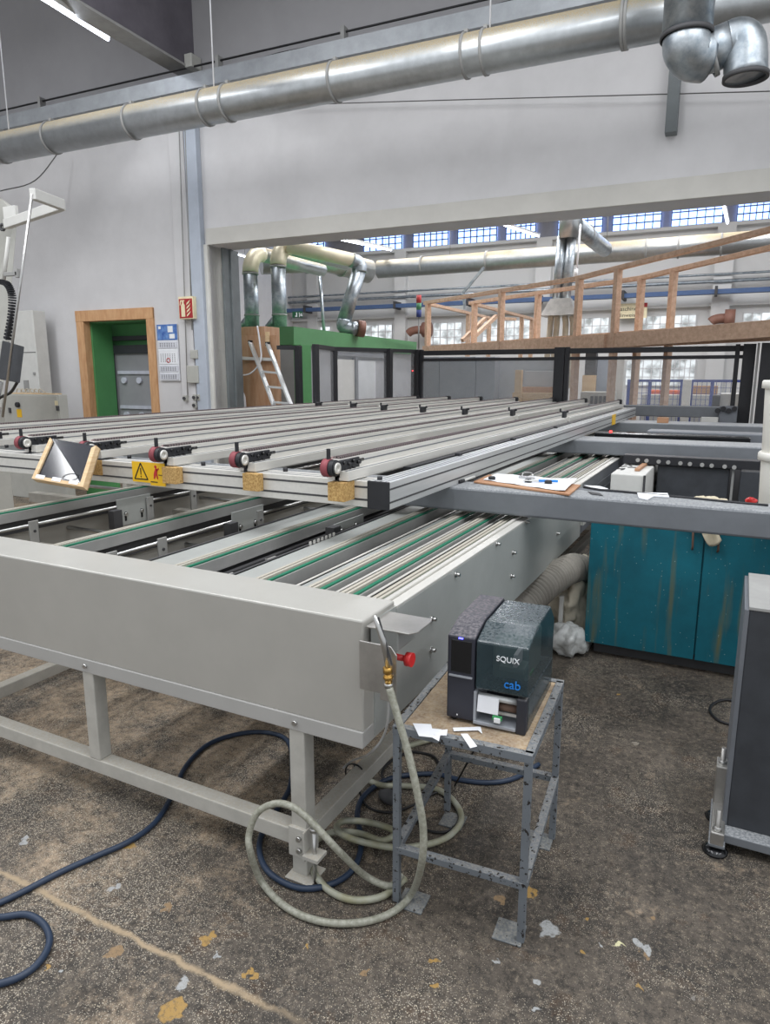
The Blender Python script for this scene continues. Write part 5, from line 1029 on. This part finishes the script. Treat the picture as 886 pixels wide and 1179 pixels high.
# clear safety fence with black posts: left run and long run
fz = 2.12
def fpost(p, w, name='fence_post', par=None, z1=fz): return build(MB().box(p[0]-w/2, p[0]+w/2, p[1]-.05, p[1]+.05, 0, z1), name, 'black', par, .004)
lf = thing('safety_fence', 'black framed clear safety fence and open door along the left side of the rail table', 'fence', (-5.6, 9.5, 0))
A_ = [Zp(318, 397.5, fz), Zp(343, 397.5, fz), Zp(361, 395.5, fz), Zp(383, 399, fz), Zp(448, 401, fz), Zp(475, 404, fz)]
A_ = [Vector((-6.2, 8.62, 0)), Vector((-5.98, 8.85, 0)), Vector((-5.46, 8.52, 0)), Vector((-5.72, 9.45, 0)), Vector((-5.30, 10.5, 0)), Vector((-5.12, 11.2, 0))]
for p, w_ in zip(A_[1:], (.08, .06, .07, .12, .14)): fpost(p, w_, par=lf)
for i in (0, 1, 2, 3, 4):
    if i == 1: continue
    a_, b_ = A_[i], A_[i+1]
    build(MB().bar(a_+Vector((0, 0, fz-.03)), b_+Vector((0, 0, fz-.03)), .05, .06), 'top_rail', 'black', lf)
    if i > 0: build(vwall(a_.lerp(b_, .03), b_.lerp(a_, .03), .1, fz-.06, .006), 'clear_panel', 'clear_sheet', lf)
rf = thing('safety_fence', 'long black framed clear safety fence across the far end of the rail table', 'fence', (-2.5, 11.2, 0))
FYY = 11.25; xs = [-5.05, Yp(647, 400, FYY).x, Yp(862, 400, FYY).x]
build(MB().box(xs[0], xs[2], FYY-.03, FYY+.03, fz-.10, fz-.02), 'top_rail', 'black', rf, .004); build(MB().box(xs[0], xs[2], FYY-.03, FYY+.03, fz-.20, fz-.15), 'top_rail', 'black', rf, .004)
fpost((xs[0], FYY), .08, par=rf); fpost((xs[1]-.03, FYY), .16, par=rf); fpost((xs[1]+.09, FYY), .06, par=rf); fpost((xs[2]-.14, FYY), .06, par=rf)
build(MB().box(xs[2]-.07, xs[2]+.09, FYY-.1, FYY+.05, 0, fz), 'fence_post', 'black', rf, .004); build(MB().box(xs[2]+.10, xs[2]+.13, FYY-.3, FYY-.26, 0, fz), 'edge_strip', 'conduit', rf); build(MB().box(xs[2]+.15, xs[2]+.6, FYY-.35, FYY-.28, 0, fz), 'fence_post', 'black', rf, .004)
for a_, b_ in ((xs[0]+.04, xs[1]-.11), (xs[1]+.12, xs[2]-.17)): build(MB().box(a_, b_, FYY-.003, FYY+.003, .1, fz-.2), 'clear_panel', 'clear_sheet', rf)
build(MB().box(-5.16, -5.14, 11.13, 11.14, 1.75, 1.77), 'lamp', 'led_red', lf)
# wooden elevated walkway
wk = thing('wooden_walkway', 'elevated wooden walkway with handrails beyond the safety fence', 'walkway', (-3.5, 12.9, 0))
def onl(P, Q, x, y):
    d = ray(x, y); ex, ey = Q[0]-P[0], Q[1]-P[1]; det = d.x*(-ey)+ex*d.y; t = (P[0]*(-ey)+ex*P[1])/det; return Vector((t*d.x, t*d.y, EYE+t*d.z))
N0, N1 = (-2.66, 12.39), (-6.54, 14.81); M0, M1 = (-1.70, 12.77), (-5.65, 15.27)
nl, nr = onl(N0, N1, 489, 349), onl(N0, N1, 663, 321); ne = onl(N0, N1, 892, 263)
ml, mr = onl(M0, M1, 541, 349), onl(M0, M1, 738, 320); me_ = onl(M0, M1, 892, 284)
for a_, b_ in ((nl, nr), (nr, ne), (ml, mr), (mr, me_)): build(MB().bar(a_, b_, .10, .07), 'handrail', 'wood_beam', wk, .004)
WZ = 2.33
def base(P, Q, x): p = onl(P, Q, x, 400); return Vector((p.x, p.y, 0))
for x, P, Q, a_, b_ in [(492, N0, N1, nl, nr), (575.5, N0, N1, nl, nr), (663, N0, N1, nl, nr), (706, N0, N1, nr, ne), (545, M0, M1, ml, mr), (617, M0, M1, ml, mr), (733, M0, M1, ml, mr), (769, M0, M1, mr, me_), (538, N0, N1, None, None)][:8]:
    p = base(P, Q, x); f = (p.x-a_.x)/(b_.x-a_.x); zt_ = (a_.z+(b_.z-a_.z)*f)
    d_ = (Vector((Q[0], Q[1], 0))-Vector((P[0], P[1], 0))).normalized(); build(MB().bar((p.x, p.y, 0 if x > 650 else WZ-.2), (p.x, p.y, zt_), .12, .08, d_), 'walkway_post', 'wood_beam', wk, .004)
ba, bb, bc = base(N0, N1, 488), base(N0, N1, 657), base(N0, N1, 900)
build(MB().bar(ba+Vector((0, 0, WZ-.1)), bb+Vector((0, 0, WZ-.1)), .10, .2), 'floor_beam', 'wood_beam', wk, .004); build(MB().bar(bb+Vector((0, -.06, WZ-.11)), base(N0, N1, 698)+Vector((0, -.06, WZ-.11)), .12, .24), 'floor_beam', 'wood_beam', wk, .004)
build(MB().bar(base(N0, N1, 698)+Vector((0, 0, WZ-.1)), bc+Vector((0, 0, WZ-.04)), .10, .22), 'floor_beam', 'wood_beam', wk, .004)
mb_, mc_ = base(M0, M1, 541), base(M0, M1, 900); build(MB().bar(mb_+Vector((0, 0, WZ-.1)), mc_+Vector((0, 0, WZ-.06)), .10, .2), 'floor_beam', 'wood_beam', wk, .004)
dk = MB().add([ba+Vector((0, 0, WZ-.02)), bc+Vector((0, 0, WZ+.04)), mc_+Vector((0, 0, WZ+.04)), mb_+Vector((0, 0, WZ-.02)), ba+Vector((0, 0, WZ)), bc+Vector((0, 0, WZ+.06)), mc_+Vector((0, 0, WZ+.06)), mb_+Vector((0, 0, WZ))], [(0, 1, 2, 3), (4, 5, 6, 7), (0, 1, 5, 4), (1, 2, 6, 5), (2, 3, 7, 6), (3, 0, 4, 7)]); build(dk, 'deck', 'wood_beam', wk)
e1, e2 = Zp(563, 366, 3.3), Zp(612, 367, 3.3)
build(MB().bar(nl, e1, .08, .07), 'handrail', 'wood_beam', wk, .004); build(MB().bar(ml, e2, .08, .07), 'handrail', 'wood_beam', wk, .004)
for x, y, p in ((535, 357, nl.lerp(e1, .62)), (561.5, 366, e1), (599, 362, ml.lerp(e2, .8)), (609, 367, e2)):
    build(MB().bar((p.x, p.y, WZ-.4), (p.x, p.y, p.z), .1, .1, (1, 0, 0)), 'walkway_post', 'wood_beam', wk, .004)
for a_, b_ in ((Zp(534, 366, 3.0), Zp(558, 367, 3.2)), ): pass
for (xa, ya, xb, yb) in ((545, 388, 571, 364), (532, 392, 558, 367)): a_, b_ = Yp(xa, ya, 16.5), Yp(xb, yb, 17.5); build(MB().bar(a_, b_, .09, .09), 'brace', 'wood_beam', wk, .004)
a_, b_ = Yp(578, 367, 17.8), Yp(594, 367.5, 17.8); build(MB().bar(a_, b_, .07, .07), 'brace', 'wood_beam', wk, .004)
# signal lamp
sl_ = thing('signal_lamp', 'signal tower lamp with red, green and blue rings on a grey pole', 'signal lamp', Yp(481, 400, 13.0)); Ys = 13.0
def sc2(y0, y1, m, nm, r=.05): a_, b_ = Yp(482, y0, Ys), Yp(482, y1, Ys); b_.x = a_.x; build(MB().cyl(a_, b_, r, n=14), nm, m, sl_)
sc2(340, 349, 'lamp_red', 'red_ring'); sc2(349, 357, 'lamp_green', 'green_ring'); sc2(357, 365, 'fence_blue', 'blue_ring'); sc2(365, 402, 'conduit', 'lamp_pole', .015)
# stored panels, cabinets and mesh fence behind
def store(x0, y0, x1, Y, m, nm, lb, cat, th=.3, bevel=.01): a_, b_ = Yp(x0, y0, Y), Yp(x1, y0, Y); return build(MB().box(a_.x, b_.x, Y, Y+th, 0, a_.z), nm, m, None, bevel, label=lb, cat=cat)
store(482, 411, 505.5, 12.4, 'side_dark', 'grey_cabinet_panel', 'leftmost flat grey panel behind the long safety fence', 'panel'); store(506, 411, 547.5, 12.4, 'side_dark', 'grey_cabinet_panel', 'widest flat grey panel behind the long safety fence, under the walkway end', 'panel'); store(548, 411, 570, 12.4, 'side_dark', 'grey_cabinet_panel', 'third flat grey panel behind the long safety fence, right of the widest', 'panel')
for o in COL.objects:
    if o.name.startswith('grey_cabinet_panel'): o.data.materials[0] = MATS['panel_mid'] if 'panel_mid' in MATS else mat('panel_mid', (150, 156, 164), .5, var=.08, scale=2)
store(571, 412, 640, 12.9, 'glass_white', 'pale_curtain', 'pale translucent sheet wall behind the safety fence left of its middle post', 'sheet')
a_, b_ = Yp(599, 426, 12.2), Yp(596, 460, 12.2); build(MB().box(a_.x-.1, a_.x+.02, 12.2, 12.3, 0, a_.z), 'pine_post', 'pine', None, .004, label='short upright pine post leaning behind the safety fence', cat='post')
a_, b_ = Yp(590, 452, 12.35), Yp(635, 460, 12.35); build(MB().box(a_.x, b_.x, 12.32, 12.5, b_.z-.3, a_.z), 'pine_plank', 'pine', None, .004, label='horizontal pine plank behind the safety fence at rail height', cat='plank')
build(MB().box(a_.x+.1, b_.x, 12.52, 12.73, 0, a_.z+.1), 'wood_crate', 'wood_sheet', None, .004, label='wooden crate under the horizontal pine plank', cat='crate')
store(604, 427, 640, 12.75, 'glass_white', 'pale_board', 'pale grey board standing behind the pine post', 'board', .05)
store(668, 451, 706, 14.5, 'box_grey', 'slotted_cabinet', 'low grey cabinet with vertical vent slots behind the safety fence', 'cabinet', .45)
sc_b = bpy.data.objects['slotted_cabinet']
for k in range(5):
    a_ = Yp(681+k*5, 456, 14.48); build(MB().box(a_.x-.025, a_.x+.025, 14.47, 14.5, a_.z-.3, a_.z), 'vent_slot', 'slot', sc_b)
store(686, 413, 701, 15.5, 'pipe_blue', 'tall_grey_cabinet', 'tall pale blue grey cabinet behind the safety fence, left one', 'cabinet'); store(702, 414, 719, 15.0, 'box_white', 'tall_white_cabinet', 'tall white cabinet behind the safety fence, right of the blue grey one', 'cabinet')
a_ = Yp(677, 432, 15); build(MB().box(a_.x-.12, a_.x+.15, 15, 15.1, a_.z-.35, a_.z), 'pine_board', 'pine', None, .004, label='small pine board hanging between the walkway posts behind the fence', cat='board')
build(MB().box(a_.x-.1, a_.x+.12, 15.1, 15.3, 0, a_.z+.45), 'dark_pillar', 'slot', None, .004, label='dark narrow pillar behind the small pine board', cat='pillar')
mf = thing('mesh_fence', 'blue framed wire mesh fence far behind the safety fence', 'fence', Yp(780, 460, 16)); Yq = 16.; zq = Yp(780, 437, Yq).z
xs_ = [Yp(x, 440, Yq).x for x in (724, 748, 785, 796, 820, 856)]
build(MB().box(xs_[0], xs_[-1], Yq-.025, Yq+.025, zq-.05, zq), 'fence_rail', 'fence_blue', mf)
for x in xs_: build(MB().box(x-.035, x+.035, Yq-.03, Yq+.03, 0, zq), 'fence_post', 'fence_blue', mf)
ms = MB(); 
for k in range(int((xs_[-1]-xs_[0])/.09)): ms.box(xs_[0]+k*.09, xs_[0]+k*.09+.010, Yq, Yq+.008, .1, zq)
for k in range(int(zq/.12)): ms.box(xs_[0], xs_[-1], Yq, Yq+.008, .1+k*.12, .108+k*.12)
build(ms, 'wire_mesh', 'fence_blue', mf)
store(745, 449, 788, 17.5, 'orange', 'orange_machine', 'orange machine part behind the blue mesh fence', 'machine'); store(788, 444, 826, 18, 'cardboard', 'pallet_stack', 'brown pallet stack behind the right part of the blue mesh fence', 'pallet'); store(738, 454, 830, 16.9, 'box_grey', 'grey_bench', 'grey workbench behind the blue mesh fence', 'bench')
store(786, 437, 796, 15.8, 'box_white', 'white_post', 'white narrow post in the gap of the blue mesh fence', 'post', .1)
store(829, 453, 852, 13.2, 'box_white', 'white_carton', 'white carton stack near the right fence post', 'box', .4); store(820, 455, 829, 13.1, 'slot', 'drive_gearbox', 'dark gear unit left of the white carton stack', 'machine', .3)
FRAME[0] = 'b'
for (x0, x1, y, lb, px) in ((818, 838, 365, 'brown pipe elbow on the far wall at the right', 1), (470, 490, 378, 'brown pipe elbow on the far wall behind the signal lamp', 2)):
    a_, b_, c_ = By(x0, y+6, 23.4), By(x0+5, y+2, 23.4), By(x1, y, 23.4); c_.z = b_.z
    build(MB().tube(catmull([a_, a_.lerp(b_, .6), b_.lerp(c_, .3), c_], 6), .14, 14).ring(c_-Vector((.1, 0, 0)), c_+Vector((.18, 0, 0)), .26, .05, 18), 'pipe_elbow', 'brown_pipe', None, label=lb, cat='pipe')
FRAME[0] = 'w'
# ================================================================ LIGHT AND CAMERA
w = bpy.data.worlds.new('world'); S.world = w; w.use_nodes = True
w.node_tree.nodes['Background'].inputs[0].default_value = (.93, .96, 1, 1); w.node_tree.nodes['Background'].inputs[1].default_value = .62
def area(loc, sx, sy, power, rot=(0, 0, 0), col=(1, 1, 1)):
    l = bpy.data.lights.new('ceiling_and_fill_light', 'AREA'); l.shape = 'RECTANGLE'; l.size = sx; l.size_y = sy; l.energy = power; l.color = col
    o = bpy.data.objects.new('ceiling_and_fill_light', l); COL.objects.link(o); o.location = loc; o.rotation_euler = rot; return o
for x in (-9, -5.5, -2, 1.5, 4.5):  # rightmost light is added as unseen fill for the conveyor side panel
    area((x, 2.0, 6.6), .25, 6., 112, col=(.97, .98, 1))
for x in (-10, -6, -2, 2): area((x, 16, 7.2), .4, 9., 260, col=(.98, .98, 1))
area((-9, 23.2, 6.5), 16, .5, 60, (R(-60), 0, 0), (.75, .85, 1))
cam = bpy.data.cameras.new('camera'); co = bpy.data.objects.new('camera', cam); COL.objects.link(co)
cam.sensor_fit = 'VERTICAL'; cam.sensor_height = 24; cam.sensor_width = 24*886/1179; cam.lens = 24*F/1179
cam.shift_x = 2/1179; cam.shift_y = -1.5/1179; cam.clip_start = .05; cam.clip_end = 200
co.location = (0, 0, EYE); co.rotation_euler = (R(90)-PITCH, 0, YAW)
S.camera = co
S.view_settings.view_transform = 'Standard'; S.view_settings.look = 'None'; S.view_settings.gamma = 1; S.view_settings.exposure = .62; S.view_settings.use_curve_mapping = False
